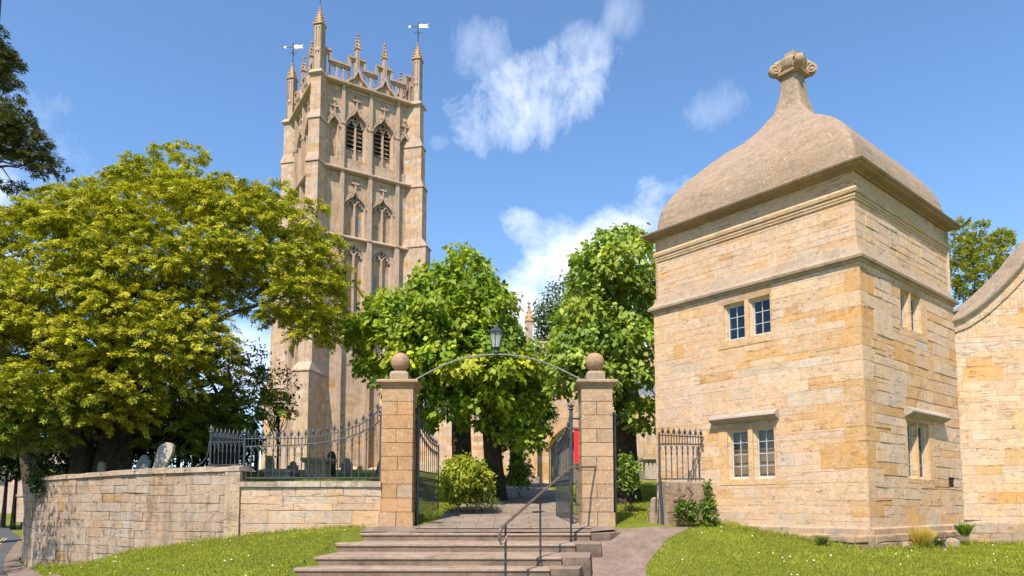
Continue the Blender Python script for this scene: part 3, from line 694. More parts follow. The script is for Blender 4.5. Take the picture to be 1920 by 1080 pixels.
def gate(A, B, zb, ztop_a, ztop_b, label, hang, dog=True):
    A = Vector(A); B = Vector(B); u = Vector((B.x-A.x, B.y-A.y, 0)); L = u.length; u.normalize()
    o = (A.x, A.y, zb); th = thing('gate', label, 'gate', o, 'open wrought iron gates')
    curve = lambda k: ztop_b+(ztop_a-ztop_b)*((1-k)**2.2)
    at = lambda k, z: Vector((A.x+(B.x-A.x)*k, A.y+(B.y-A.y)*k, z))
    post(th, o, A.x, A.y, GH(A.x, A.y)-.05, ztop_a+.16, .036, name='hanging_post')
    m = MB(); m.tube([at(1, zb), at(1, ztop_b+.06)], .018, 8); m.build('stile', M_IRON, th, o); m = MB(); m.tube([at(.03, zb), at(.03, ztop_a)], .018, 8); m.build('stile', M_IRON, th, o)
    for nm, f in (('top_rail', curve), ('middle_rail', lambda k: curve(k)-.15), ('lock_rail', lambda k: zb+.98), ('dog_rail', lambda k: zb+.84), ('bottom_rail', lambda k: zb+.04)):
        m = MB(); m.tube([at(i/14, f(i/14)) for i in range(15)], .016, 6); m.build(nm, M_IRON, th, o)
    n = 10
    for i in range(1, n):
        k = i/n; m = MB(); m.tube([at(k, zb), at(k, curve(k)+.02)], .0075, 6); spear(m, at(k, curve(k)), .17, u); m.build('bar', M_IRON, th, o)
        if dog:
            k2 = (i-.5)/n; m = MB(); m.tube([at(k2, zb), at(k2, zb+.98)], .006, 6); m.build('dog_bar', M_IRON, th, o)
    for row in (0, 1):
      m = MB()
      for i in range(n):
        km = (i+.5)/n
        for ka in (i/n, (i+1)/n):
            for (zt_, s_) in (((curve(ka)-.32, lambda k: curve(k)-.16), (zb+.70, lambda k: zb+.83))[row],):
                m.tube([at(ka+(km-ka)*q, zt_+(s_(km)-zt_)*(1-(1-q)**2)) for q in (0,.3,.65,1)], .006, 5)
      m.build('gothic_arches', M_IRON, th, o)
    m = MB(); m.tube([(A.x, A.y, ztop_a-.02), (hang, A.y+.02, ztop_a-.02)], .02, 4, smooth=False); m.build('bracket', M_IRON, th, o); m = MB(); m.tube([(A.x, A.y, zb+.3), (hang, A.y+.02, zb+.3)], .016, 4, smooth=False); m.build('bracket', M_IRON, th, o)
g1 = P(782, 976, 14.95); g1b = P(821, 962, 16.75)
gate((g1.x, 14.95, 0), (g1b.x, 16.75, 0), GH(g1.x, 15.2)+.14, P(782,790,14.95).z, P(821,838,16.75).z, 'open iron gate leaf swung back in front of the golden bush, left pier', XL+.3)
g2_ = P(1072, 976, 14.95); g2b = P(1044, 975, 16.6)
gate((g2_.x, 14.95, 0), (g2b.x, 16.6, 0), GH(0, 15.2)+.10, P(1079,783,14.95).z, P(1048,838,16.6).z, 'open iron gate leaf swung back beside the red board, right pier', XR-.3)
# side wicket post beside right pier, with folded leaf behind
wp = P(1153, 980, 14.9)
gate((wp.x, 14.85, 0), (wp.x+.05, 15.95, 0), GH(wp.x, 14.9)+.06, P(1153,800,14.85).z, P(1153,812,15.95).z, 'narrow iron side gate folded back edge-on behind the outer side of the right pier', XR+.3, False)
# small railing panel by the pavilion over a stone block
pa = P(1240, 980, 14.75); pe = frL.p(S(frL,1322,900), 0); o5 = (pa.x, 14.75, pa.z)
bp = thing('railing', 'little iron spear railing over a rough stone block against the pavilion', 'railing', o5)
pb = Vector((pe.x, pe.y, 0)); pb = pa.xy + (pb.xy-pa.xy)*.985
zP = lambda y: (lambda k: P(1240, y, 14.75).z)
railing(bp, o5, (pa.x, 14.75), (pb.x, pb.y), zr(P(1240,899,14.75).z, P(1322,899,pb.y).z), zr(P(1240,832,14.75).z, P(1322,833,pb.y).z), zr(P(1240,816,14.75).z, P(1322,820,pb.y).z), 8)
m = MB(); m.tube([P(1242,985,14.75), P(1240,940,14.72), P(1237,905,14.72), P(1236,811,14.75)], [.035,.03,.028,.022], 8); m.build('post', M_IRON, bp, o5)
m = MB(); m.tube([P(1230,962,14.72), P(1231,930,14.7), P(1232,910,14.7), P(1235,902,14.7), P(1240,901,14.72)], .014, 6); m.build('latch_hook', M_IRON2, bp, o5)
m = MB(); frB = Frame((pa.x+.06, 14.78), (pb.x-pa.x, pb.y-14.75), (pb.y-14.75, -(pb.x-pa.x))); Lb = (pb-pa.xy).length
frB.n = Vector((frB.u.y, -frB.u.x, 0)); zt_ = P(1242,903,14.75).z; zb_ = GH(pa.x, 14.7)-.2
blocks(m, frB, 0, Lb, zb_, zt_, ch=(.38,.5), bl=(2,3), g=0, gr=0, k=.62, up=(.01,.02), joint=.012, d=.1)
m.fbox(frB, 0, Lb, zb_, zt_, -.15, .1, (.33,.25,.18))
tag(m.build('stone_block', M_LOW, None, (pa.x, 14.8, zb_)), 'rough brown stone slab wall below the little railing at the pavilion', 'low wall')
m = MB(); q = P(1229,960,14.95); m.lathe((q.x, 15.05, GH(q.x,15.05)-.1), [(.13,0),(.135,.2),(.12,.42),(.08,.6),(.02,.64)], 7, (.26,.19,.14), False)
tag(m.build('guard_stone', M_LOW, None, (q.x, 15.1, 0)), 'low rounded guard stone on the grass beside the side gate', 'bollard')

# ================================================================== walls on the left
zt0 = P(600, 903, 14.6).z
x0w, x1w = (452-960)/F_*14.6, XL-.31
frA = Frame((x0w, 14.6), (1,0), (0,-1)); LA = x1w-x0w
OA = (x0w, 14.6, 0)
lw = thing('low_wall', 'low pale block wall under the curved railing beside the steps', 'wall', OA)
m = MB(); blocks(m, frA, .0, LA, -.6, zt0-.11, ch=(.11,.27), bl=(.25,1.0), multi=.15, g=.12, gr=.35, k=.80, up=(.002,.016), joint=.007, jit=.014)
m.fbox(frA, 0, LA, -.6, zt0-.12, -.42, -.001, (.4,.33,.25)); m.build('wall', M_WALL, lw, OA)
m = MB(); s_ = 0
while s_ < LA-.01:
    e = min(LA, s_+rnd.uniform(.7,1.1)); z1_ = zt0+rnd.uniform(-.008,.008)
    m.fbox(frA, s_+.004, e-.004, zt0-.11, z1_, -.46, .05+rnd.uniform(0,.012), V((.46,.38,.29),.85,1.1)); s_ = e
m.build('coping', M_LOW, lw, OA)
# tall retaining wall running left
LWP = [(x0w, 14.6), (-8.4,15.75), (-11.75,17.45)]
topz = [P(452,874,14.6).z, P(255,881,15.75).z, P(76,894,17.45).z]
OT = (-8.6, 15.7, -.5)
tw = thing('retaining_wall', 'tall stained churchyard wall of rough blocks running left to the road', 'wall', OT)
m = MB(); mc = MB()
for i in range(2):
    a, b = Vector(LWP[i]), Vector(LWP[i+1]); u = (b-a).normalized(); n = Vector((u.y, -u.x)); n = n if n.y < 0 else -n
    fr = Frame(a, u, n); L = (b-a).length; tf = lambda s, i=i, L=L: topz[i]+(topz[i+1]-topz[i])*s/L-.09
    blocks(m, fr, 0, L, -1.6, 1.6, ch=(.17,.22), bl=(.22,.6), g=.06, gr=.4, k=.60, jit=.012, jd=.72, multi=.03, topfn=tf, up=(.004,.018), joint=.009)
    s_ = 0
    while s_ < L-.01:
        e = min(L, s_+rnd.uniform(.4,.75)); z1_ = tf(s_)+.09; z2_ = tf(e)+.09; pr = .05+rnd.uniform(0,.03); j = rnd.uniform(-.012,.012)
        col = V((.40,.31,.22),.8,1.1)
        A8 = [fr.p(s_, z1_-.1, pr), fr.p(e, z2_-.1, pr), fr.p(e, z2_-.1, -.45), fr.p(s_, z1_-.1, -.45)]
        B8 = [fr.p(s_+.01, z1_+j-.02, pr-.01), fr.p(e-.01, z2_+j-.02, pr-.01), fr.p(e-.01, z2_+.03+j, -.2), fr.p(s_+.01, z1_+.03+j, -.2)]
        mc.face(A8, col); mc.face(B8, col)
        for r_ in range(4): mc.face([A8[r_], A8[(r_+1)%4], B8[(r_+1)%4], B8[r_]], col)
        mc.face([B8[3], B8[2], fr.p(e-.01, z2_, -.45), fr.p(s_+.01, z1_, -.45)], col)
        s_ = e
m.build('wall', M_LOW, tw, OT); mc.build('coping', M_LOW, tw, OT)
m = MB(); m.fbox(frA, -.30, 0, -.7, zt0+.12, -.3, .06, (.50,.36,.22)); m.fbox(frA, -.31, .0, zt0+.12, zt0+.2, -.3, .05, (.42,.33,.25)); m.build('pilaster', M_LOW, tw, OT)
# return wall along the road
OQ = (-11.8, 17.5, -1)
rw = thing('return_wall', 'sunlit moss streaked end of the churchyard wall turning along the road', 'wall', OQ)
m = MB(); pl = [(-11.75,17.45),(-14.5,21.0),(-20,29.8)]; tz = [P(88,899,17.45).z, P(50,905,21).z, .9]
for i in range(2):
    a, b = Vector(pl[i]), Vector(pl[i+1]); u = (b-a).normalized(); n = Vector((-u.y, u.x)); n = n if n.x < 0 else -n
    fr = Frame(a, u, n); L = (b-a).length
    blocks(m, fr, 0, L, -1.7, 1.6, ch=(.2,.28), bl=(.3,.7), g=.30, gr=.1, k=.80, topfn=lambda s, i=i, L=L: tz[i]+(tz[i+1]-tz[i])*s/L, up=(.006,.03), joint=.012)
    m.face([fr.p(0,tz[i],.01), fr.p(L,tz[i+1],.01), fr.p(L,tz[i+1],-.45), fr.p(0,tz[i],-.45)], (.3,.25,.18))
a = Vector(pl[0]); m.build('wall', M_LOW, rw, OQ)

# ================================================================== steps and landing
RS = .16
edges = [(998.8, 657, 1106), (1018.8, 620, 1078), (1043, 580, 1052), (1065, 535, 1030), (1091, 480, 1000)]
st = thing('stone_steps', 'worn brown stone steps rising to the churchyard gate', 'steps', (0, 12, -.8)); OS = (0, 12, -.8)
Ds = []
for k, (y, l, r) in enumerate(edges):
    p = Pz(960, y, -RS*k); Ds.append(p.y)
Ds.append(Ds[-1]-.55)
def wob(x, s): return .018*noise.noise(Vector((x*1.7, s*3.1, 0)))+.008*noise.noise(Vector((x*6, s*9.1, 4)))
for k, (y, l, r) in enumerate(edges):
    D = Ds[k]; xl = (l-960)/F_*D; xr = (r-960)/F_*D; z = -RS*k; back = Ds[k-1]+.25 if k else 14.35
    n = 34; rows = []
    for i in range(n+1):
        x = xl+(xr-xl)*i/n; w_ = wob(x, k); wz = wob(x+9, k)*.9-(.012*math.exp(-((x-.2)/1.2)**2))
        rows.append([(x, D+w_+.015, z-RS*1.6), (x, D+w_+.012, z-RS*.35), (x, D+w_-.012, z-.05), (x, D+w_-.004, z-.014+wz), (x, D+w_+.03, z+wz), (x, (D+back)/2, z+.004+wz*.5), (x, back, z+(.006 if k else .0))])
    m = MB()
    for i in range(n):
        for j_ in range(6):
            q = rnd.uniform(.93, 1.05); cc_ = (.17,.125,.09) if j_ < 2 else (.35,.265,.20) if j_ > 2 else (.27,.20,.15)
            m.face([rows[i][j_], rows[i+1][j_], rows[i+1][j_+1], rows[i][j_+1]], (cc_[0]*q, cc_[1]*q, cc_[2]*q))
    for rr in (rows[0], rows[-1]): m.face(rr+[(rr[0][0], back, z-RS*1.6)], (.27,.21,.17))
    m.build('step', M_STEP, st, OS)
for k in range(5):
    D = Ds[k]; xr = (edges[k][2]-960)/F_*D; z = -RS*k
    x2 = xr+.46; b = Ds[k-1] if k else 14.3
    if k == 0: x2 = xr+.36
    m = MB(); j = lambda a=.02: rnd.uniform(-a, a); q = .97
    top = [(xr+.004, D-.06+j(), z-.012+j(.006)), (x2+j(), D-.03+j(), z-.02+j(.01)), (x2+.03+(.35 if k == 0 else .10)+j(), b+.02, z+.004), (xr+.004, b+.02, z+.004)]
    bot = [(t_[0]+.01, t_[1], -1.3) for t_ in top]; mid = [(t_[0]+.012, t_[1]-.01, t_[2]-.09) for t_ in top]
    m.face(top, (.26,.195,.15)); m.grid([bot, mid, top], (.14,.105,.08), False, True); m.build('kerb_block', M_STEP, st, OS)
strip('landing', [(-3.2, Ds[0]+.05), (-3.2,14.2), (-2.75,14.62)], [(1.5, Ds[0]+.05), (2.1,14.2), (1.95,14.62)], M_PATHA, lambda x, y: max(0.0, .0+.094*(y-Ds[0])/(14.6-Ds[0]))+.004, .004, 10)

# ================================================================== handrail
hr = thing('handrail', 'black iron handrail on slim posts climbing the right side of the steps', 'handrail', (1.0, 12, -.5)); OH = (1.0, 12, -.5)
A_, B_ = P(945,985,10.6), P(1062,883,13.15)
ln = lambda q: A_+(B_-A_)*q
m = MB()
top = [P(950,1000,10.62)+Vector((0,0,-.03)), P(946,1016,10.58), P(940,1020,10.56), P(936.5,1012,10.55), P(937,998,10.55), P(940,989,10.57)]+[ln(q) for q in (.03,.1,.25,.4,.55,.7,.85,.97)]+[P(1068,877.5,13.35), P(1076,876,13.6), P(1098,875.5,14.2), P(1116,875,14.58)]
m.tube(top, [.010,.016,.022,.026,.026,.024]+[.023]*12, 10, flat=.8); m.build('rail', M_RAILTOP, hr, OH)
for (px, D, zb_) in ((948, 10.72, -.95), (1013, None, -RS*3), (1070, 13.55, -.02)):
    if D is None:
        q = (1013-945)/(1062-945)
        # perspective-correct point on rail
        lo_, hi_ = 0, 1
        for _ in range(30):
            md = (lo_+hi_)/2; c_ = ln(md); xx = 960+F_*c_.x/(c_.y*CT+(c_.z-EYE)*ST)
            if xx < px: lo_ = md
            else: hi_ = md
        c_ = ln(md); X, D, zt = c_.x, c_.y, c_.z
    else:
        X = (px-960)/F_*D; zt = ln(.03).z if px < 960 else P(px, 877, D).z
    for kk in range(5):
        if D >= Ds[kk]: zb_ = -RS*kk-.01; break
    m = MB(); m.tube([(X,D,zb_),(X,D,zt)], .0165, 8); m.lathe((X,D,zb_), [(.035,0),(.034,.03),(.02,.05)], 8); m.build('post', M_IRON2, hr, OH)

# ================================================================== church tower
FT = Vector(((584-960)/F_*52, 52.0)); ya = R(31.7)
TR = Vector((math.cos(ya), math.sin(ya))); TL = Vector((-math.sin(ya), math.cos(ya)))
fs = Frame(FT, TR, -TL); fw = Frame(FT, TL, -TR)
ribs = [fs.px(640,318)[0], fs.px(692,334)[0], fs.px(743,350)[0]]; TW = ribs[0]+ribs[2]-.30
fe = Frame(FT+TR*TW, TL, TR); fnn = Frame(FT+TL*TW, TR, TL)
ZB = 1.8
zz = lambda x, y: fs.px(x, y)[1]
z_par = zz(692, 176); z_s2 = zz(692, 334); z_s3 = zz(705, 459); z_s4 = zz(690, 640)
OT_ = (FT.x, FT.y+4, ZB)
tower = thing('church_tower', 'tall pinnacled gothic church tower of pale stone with louvred belfry windows', 'tower', OT_)
TC = lambda: (lambda q: (.46*q, .34*q, .25*q))(rnd.uniform(.93, 1.06))
def arc(s0, s1, zs, za, ogee=False, n=14):
    sc_, w = (s0+s1)/2, (s1-s0)/2; L = []
    for i in range(n+1):
        t_ = i/n; h = (t_**.55) if not ogee else (.72*t_**.55 if t_ < .55 else .72*.55**.55+(1-.72*.55**.55)*((t_-.55)/.45)**1.9)
        L.append((s0+w*t_, zs+(za-zs)*h))
    return L+[(2*sc_-a, b) for a, b in L[-2::-1]]
def sweep2(mb, fr, pts, w, d0, d1, col):
    rows = []
    for i, (a, b) in enumerate(pts):
        p, q = pts[max(i-1, 0)], pts[min(i+1, len(pts)-1)]; tx, tz = q[0]-p[0], q[1]-p[1]; L = math.hypot(tx, tz) or 1
        nx, nz = -tz/L*w/2, tx/L*w/2
        rows.append([fr.p(a-nx, b-nz, d0), fr.p(a-nx, b-nz, d1), fr.p(a+nx, b+nz, d1), fr.p(a+nx, b+nz, d0)])
    mb.grid(rows, col, False, True); mb.face(rows[0], col()); mb.face(rows[-1], col())
def blob(mb, fr, s, z, d, r, col):
    c = fr.p(s, z, d); mb.lathe(c, [(.01,-r),(r*.8,-r*.5),(r,0),(r*.7,r*.6),(.01,r)], 6, col, False)
def bay(wall, tr, fr, s0, s1, z0, zs, za, depth, mull=True, louvre=None, hood=True, slit=None):
    """arched recess: returns opening; adds spandrels, reveals, back, mullion and Y tracery"""
    A = arc(s0, s1, zs, za); n = len(A)//2
    Lf, Rt = A[:n+1], A[n:]
    wall.face([fr.p(s0, za)]+[fr.p(a, b) for a, b in Lf[::-1]], TC()); wall.face([fr.p(s1, za)]+[fr.p(a, b) for a, b in Rt], TC())
    loop = [(s0, z0)]+A+[(s1, z0)]; c_ = .16; cs = (s0+s1)/2
    inn = [(a+(cs-a)*c_*(1 if 1 else 0), b-(.10 if 0 < i < len(loop)-1 else -.12)) for i, (a, b) in enumerate(loop)]
    wall.grid([[fr.p(a, b, 0) for a, b in loop], [fr.p(a, b, -depth*.75) for a, b in inn], [fr.p(a, b, -depth) for a, b in inn]], TC, False, True)
    if louvre is None:
        blocks(wall, fr, s0+.05, s1-.05, z0, za, ch=(.3,.36), bl=(.4,.8), g=.14, gr=.2, k=.66, up=(0,0), d=-depth)
    w = s1-s0; bw = .085*w
    mz = zs-.05*w
    if mull:
        tr.fbox(fr, cs-bw/2, cs+bw/2, z0, mz+.2*w, -depth, -depth+.28, TC())
        for a, b in ((s0+w*.10, cs), (cs, s1-w*.10)):
            sweep2(tr, fr, arc(a, b, mz, mz+.36*w, n=8), bw*.75, -depth, -depth+.26, TC)
            for q in (.3, .7): blob(tr, fr, a+(b-a)*q, mz+.17*w, -depth+.16, w*.05, TC())
        for q in (-1, 1): sweep2(tr, fr, [(cs, mz+.30*w), (cs+q*w*.12, mz+.42*w), (cs+q*w*.06, mz+.56*w), (cs, mz+.64*w)], bw*.6, -depth, -depth+.24, TC)
    if hood:
        sweep2(tr, fr, arc(s0-.12, s1+.12, zs-.1, za+.34, True), .13, -.02, .17, TC)
        top = za+.34
        for k in range(1, 7):
            t_ = k/7
            for sg in (-1, 1):
                h = .72*t_**.55 if t_ < .55 else .72*.55**.55+(1-.72*.55**.55)*((t_-.55)/.45)**1.9
                blob(tr, fr, cs+sg*(w/2+.12)*(1-t_)+sg*.10, zs-.1+(top-zs+.1)*h+.06, .12, .085, TC())
        tr.fbox(fr, cs-.06, cs+.06, top-.05, top+.85, -.01, .14, TC()); tr.fbox(fr, cs-.24, cs+.24, top+.42, top+.56, -.01, .17, TC()); blob(tr, fr, cs, top+.92, .1, .14, TC())
        for sg in (-1, 1): blob(tr, fr, cs+sg*.25, top+.49, .1, .1, TC()); blob(tr, fr, cs+sg*(w/2+.2), zs-.12, .1, .13, TC())
    if louvre:
        z_l0, z_l1 = louvre
        for (a, b) in ((s0+.14*w, cs-bw/2), (cs+bw/2, s1-.14*w)):
            z = z_l0
            while z < z_l1+.2*w:
                wall_ = tr.louv; wall_.face([fr.p(a, z, -depth+.20), fr.p(b, z, -depth+.20), fr.p(b, z+.20, -depth-.05), fr.p(a, z+.20, -depth-.05)], (.55,.43,.33)); z += .36
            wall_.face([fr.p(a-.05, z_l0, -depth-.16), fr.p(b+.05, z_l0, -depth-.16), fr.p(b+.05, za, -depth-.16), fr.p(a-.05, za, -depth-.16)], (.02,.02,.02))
        blocks(wall, fr, s0+.05, s1-.05, z0, z_l0, ch=(.3,.36), bl=(.4,.8), g=.1, gr=.2, k=.74, up=(0,0), d=-depth+.05)
    if slit:
        tr.louv.fbox(fr, slit[0]-.11, slit[0]+.11, slit[1], slit[2], -depth-.02, -depth+.012, (.03,.03,.035))
tstr = MB()
def band(z, prof, mb, cf):
    for fr in (fs, fw, fe, fnn):
        rows = [[fr.p(a, z+h, d) for d, h in prof] for a in (-.3, TW+.3)]; mb.grid(rows, cf)
for fi, fr in enumerate((fs, fw, fe, fnn)):
    w = MB(); tr = MB(); tr.louv = MB()
    dz2 = 0
    B = [(ribs[0]+.33, ribs[1]-.33), (ribs[1]+.33, ribs[2]-.33)]
    zL0 = zz(665, 300); zA = zz(664, 209); zS = zz(664, 234); zlv = zz(664, 278)
    z2a = zz(669, 366); z2s = zz(669, 388); z20 = z_s3+.12
    z3a = z_s3-.35; z3s = z_s3-1.3; z30 = z_s4+.5
    opn = []
    for (a, b) in B:
        opn += [(a, b, zL0, zA), (a, b, z20, z2a), (a, b, z30, z3a)]
    nar = [(ribs[0]-1.0, ribs[0]-.32), (ribs[2]+.32, ribs[2]+1.0)]
    for a, b in nar: opn.append((a, b, zz(664,310)+.3, zA-.9))
    blocks(w, fr, 0, TW, ZB-1.2, z_par, ch=(.29,.36), bl=(.35,.85), ops=opn, g=.08, gr=.3, k=.78, up=(0,0), joint=.01)
    for bi, (a, b) in enumerate(B):
        bay(w, tr, fr, a, b, zL0, zS, zA, .45, louvre=(zlv, zS-.1))
        tr.louv.build('belfry_louvres', M_TOWER, tower, OT_); tr.louv = MB()
        bay(w, tr, fr, a, b, z20, z2s, z2a, .30, slit=((a+b)/2+.42, z2s-1.9, z2s-.9) if bi == 0 else None)
        bay(w, tr, fr, a, b, z30, z3s, z3a, .30, hood=False, slit=((a+b)/2-.42, zz(697,556), zz(697,515)) if bi == 1 else None)
        if tr.louv.f: tr.louv.build('slit_window', M_DARK, tower, OT_); tr.louv = MB()
    for a, b in nar: bay(w, tr, fr, a, b, zz(664,310)+.3, zA-1.5, zA-.9, .25, mull=False)
    w.build('wall', M_TOWER, tower, OT_)
    for r_ in ribs:
        tr.fbox(fr, r_-.17, r_+.17, ZB-.2, z_s3, -.01, .42, TC()); tr.fbox(fr, r_-.15, r_+.15, z_s3, z_s2, -.01, .34, TC()); tr.fbox(fr, r_-.13, r_+.13, z_s2, z_par+.3, -.01, .28, TC())
        tr.fbox(fr, r_-.20, r_+.20, z_s3-.02, z_s3+.10, 0, .50, TC()); tr.fbox(fr, r_-.16, r_+.16, zS-.3, zS-.15, 0, .34, TC())
    tr.build('tracery', M_TOWER, tower, OT_)
for z, k in ((z_par, 1.15), (z_s2, 1.0), (z_s3, .8), (z_s4, .9), (ZB+1.2, 1.3)):
    tstr = MB(); band(z, [(0,-.14*k),(.30*k,-.08*k),(.46*k,-.02*k),(.47*k,.08*k),(.12,.30*k),(0,.32*k)], tstr, TC); tstr.build('string_course', M_TOWER, tower, OT_)
# diagonal buttresses, pinnacles
def spire(m, c, a, b, w, h, col, n=6):
    a = Vector((a.x,a.y,0)); b = Vector((b.x,b.y,0)); c = Vector(c)
    m.grid([[c+a*(i*k*w)+b*(j*k*w)+Vector((0,0,z)) for i, j in ((-1,-1),(1,-1),(1,1),(-1,1))] for k, z in ((1.15,-.06),(1.3,0),(1.25,.10),(.92,.16),(.72,h*.3),(.44,h*.6),(.15,h*.92),(.06,h))], col, False, True)
    for q in range(n):
        k = (q+.5)/n
        for i, j in ((-1,-1),(1,-1),(1,1),(-1,1)):
            r_ = w*(.95-.85*k)
            p = c+a*(i*r_)+b*(j*r_)+Vector((0,0,.15+(h-.2)*k)); m.lathe(p, [(.01,-.10),(.10-.04*k,-.02),(.09-.04*k,.06),(.01,.12)], 5, col(), False)
    m.lathe(c+Vector((0,0,h-.05)), [(.02,0),(.12,.05),(.13,.13),(.04,.2),(.01,.3)], 6, col(), False)
corners = [(FT, -(TL+TR)), (FT+TR*TW, TR-TL), (FT+TL*TW, TL-TR), (FT+TL*TW+TR*TW, TL+TR)]
LICH = lambda: (lambda q: (.48*q, .28*q, .13*q))(rnd.uniform(.75, 1.15))
z_ptop = zz(603, 53); spz = []
for ci, (c, dv) in enumerate(corners):
    dv = dv.normalized(); tv = Vector((-dv.y, dv.x)); m = MB(); w = MB()
    frd = Frame(c, tv, dv)
    stages = [(ZB-1.2, zz(580,700), 1.9, .66), (zz(580,700), z_s3+.3, 1.35, .56), (z_s3+.3, z_s2, 1.0, .50), (z_s2, zz(582,224), .85, .46), (zz(582,224), z_par, .70, .42)]
    for si, (z0, z1, pr, hw) in enumerate(stages):
        nx = stages[si+1] if si+1 < len(stages) else None
        tp = z1
        for fr2, L_ in ((Frame(c+tv*(-hw)+dv*pr, tv, dv), 2*hw), (Frame(c+tv*hw+dv*pr, -dv, tv), pr+1.2), (Frame(c-tv*hw+dv*pr, -dv, -tv), pr+1.2)):
            blocks(w, fr2, 0, L_, z0, z1, ch=(.29,.36), bl=(.3,.8), g=.08, gr=.3, k=.79, up=(0,0))
        if nx:
            h = .65; p1, h1 = nx[2], nx[3]
            lowr = [frd.p(-hw-.07, z1-.12, -1), frd.p(-hw-.07, z1-.12, pr+.08), frd.p(hw+.07, z1-.12, pr+.08), frd.p(hw+.07, z1-.12, -1)]
            lip = [frd.p(-hw-.07, z1-.03, -1), frd.p(-hw-.07, z1-.03, pr+.08), frd.p(hw+.07, z1-.03, pr+.08), frd.p(hw+.07, z1-.03, -1)]
            upr = [frd.p(-h1, z1+h, -1), frd.p(-h1, z1+h, p1), frd.p(h1, z1+h, p1), frd.p(h1, z1+h, -1)]
            m.grid([lowr, lip, upr], TC); m.build('setoff', M_TOWER, tower, OT_); m = MB()
    z1 = z_par; pr, hw = .70, .42
    m.grid([[frd.p(-hw, z1-.15, -.6), frd.p(-hw, z1-.15, pr), frd.p(hw, z1-.15, pr), frd.p(hw, z1-.15, -.6)], [frd.p(-hw-.2, z1, -.6), frd.p(-hw-.2, z1, pr+.22), frd.p(hw+.2, z1, pr+.22), frd.p(hw+.2, z1, -.6)], [frd.p(-hw, z1+.35, -.6), frd.p(-hw, z1+.35, pr), frd.p(hw, z1+.35, pr), frd.p(hw, z1+.35, -.6)]], TC)
    w.build('buttress', M_TOWER, tower, OT_); m.build('pinnacle_base', M_TOWER, tower, OT_)
    m = MB(); hw = .31; pc = c+dv*.28
    for sx, sy in ((1,0),(-1,0),(0,1),(0,-1)):
        ax = tv if sx else dv; bx_ = dv if sx else tv; sg = sx or sy
        f2 = Frame(pc+ax*(sg*hw)-bx_*hw, bx_, ax*sg)
        m.fbox(f2, .0, .15, z_par, z_ptop, -.10, 0, TC()); m.fbox(f2, 2*hw-.15, 2*hw, z_par, z_ptop, -.10, .0, TC())
        m.fbox(f2, hw-.06, hw+.06, z_par, z_ptop, -.10, -.01, TC()); m.fbox(f2, .15, 2*hw-.15, z_ptop-.25, z_ptop, -.10, -.005, TC())
        m.fbox(f2, .15, 2*hw-.15, z_par, z_par+1.6, -.10, -.004, TC()); m.fbox(f2, .15, 2*hw-.15, (z_par+z_ptop)/2-.12, (z_par+z_ptop)/2+.12, -.10, .02, TC())
        m.face([f2.p(.02, z_par, -.07), f2.p(2*hw-.02, z_par, -.07), f2.p(2*hw-.02, z_ptop, -.07), f2.p(.02, z_ptop, -.07)], (.33,.25,.18))
        m.face([f2.p(.15, z_ptop, .02), f2.p(hw, z_ptop+.55, .06), f2.p(2*hw-.15, z_ptop, .02)], LICH())
    pin = m.build('pinnacle', M_TOWER, tower, OT_)
    m = MB(); spire(m, (pc.x, pc.y, z_ptop), tv, dv, hw, zz(603,20)-z_ptop, LICH, 5); m.build('spire', M_TOWER, pin, OT_)
    m = MB(); tpz = zz(603,20)+.1; m.tube([(pc.x,pc.y,tpz),(pc.x,pc.y,tpz+.9)], .035, 5); 
    if ci in (0, 3): m.build('rod', M_IRON2, pin, OT_)
    spz.append((pc, tpz))
for ci, lab in ((1, 'gilded banner weather vane on the right hand corner pinnacle of the tower'), (2, 'gilded banner weather vane on the left rear corner pinnacle of the tower')):
    pc, z = spz[ci]; o = (pc.x, pc.y, z)
    vn = thing('weather_vane', lab, 'weather vane', o, 'gilded weather vanes on the tower')
    m = MB(); m.tube([(pc.x,pc.y,z-.1),(pc.x,pc.y,z+1.9)], .045, 6); m.tube([(pc.x-.35,pc.y,z+.95),(pc.x+.35,pc.y,z+.95)], .03, 5); m.tube([(pc.x,pc.y-.35,z+.95),(pc.x,pc.y+.35,z+.95)], .03, 5); m.tube([(pc.x-.7,pc.y,z+1.5),(pc.x+.2,pc.y,z+1.5)], .03, 5); m.build('spindle', M_IRON2, vn, o)
    m = MB()
    out = [(.08,.15),(.3,.19),(.6,.13),(.85,.22),(.72,.04),(.9,-.12),(.6,-.10),(.3,-.14),(.08,-.12)]
    a = [(pc.x+x, pc.y-.02, z+1.52+y) for x, y in out]; b = [(pc.x+x, pc.y+.02, z+1.52+y) for x, y in out]
    m.face(a, (1,1,1)); m.face(b); m.grid([a, b], (1,1,1), False, True)
    ar = [(pc.x+x, pc.y, z+1.5+y) for x, y in ((-.85,0),(-.6,.12),(-.66,0),(-.6,-.12))]; m.face(ar); m.face([(q[0],q[1]+.04,q[2]) for q in ar])
    m.build('banner', M_GOLD, vn, o)
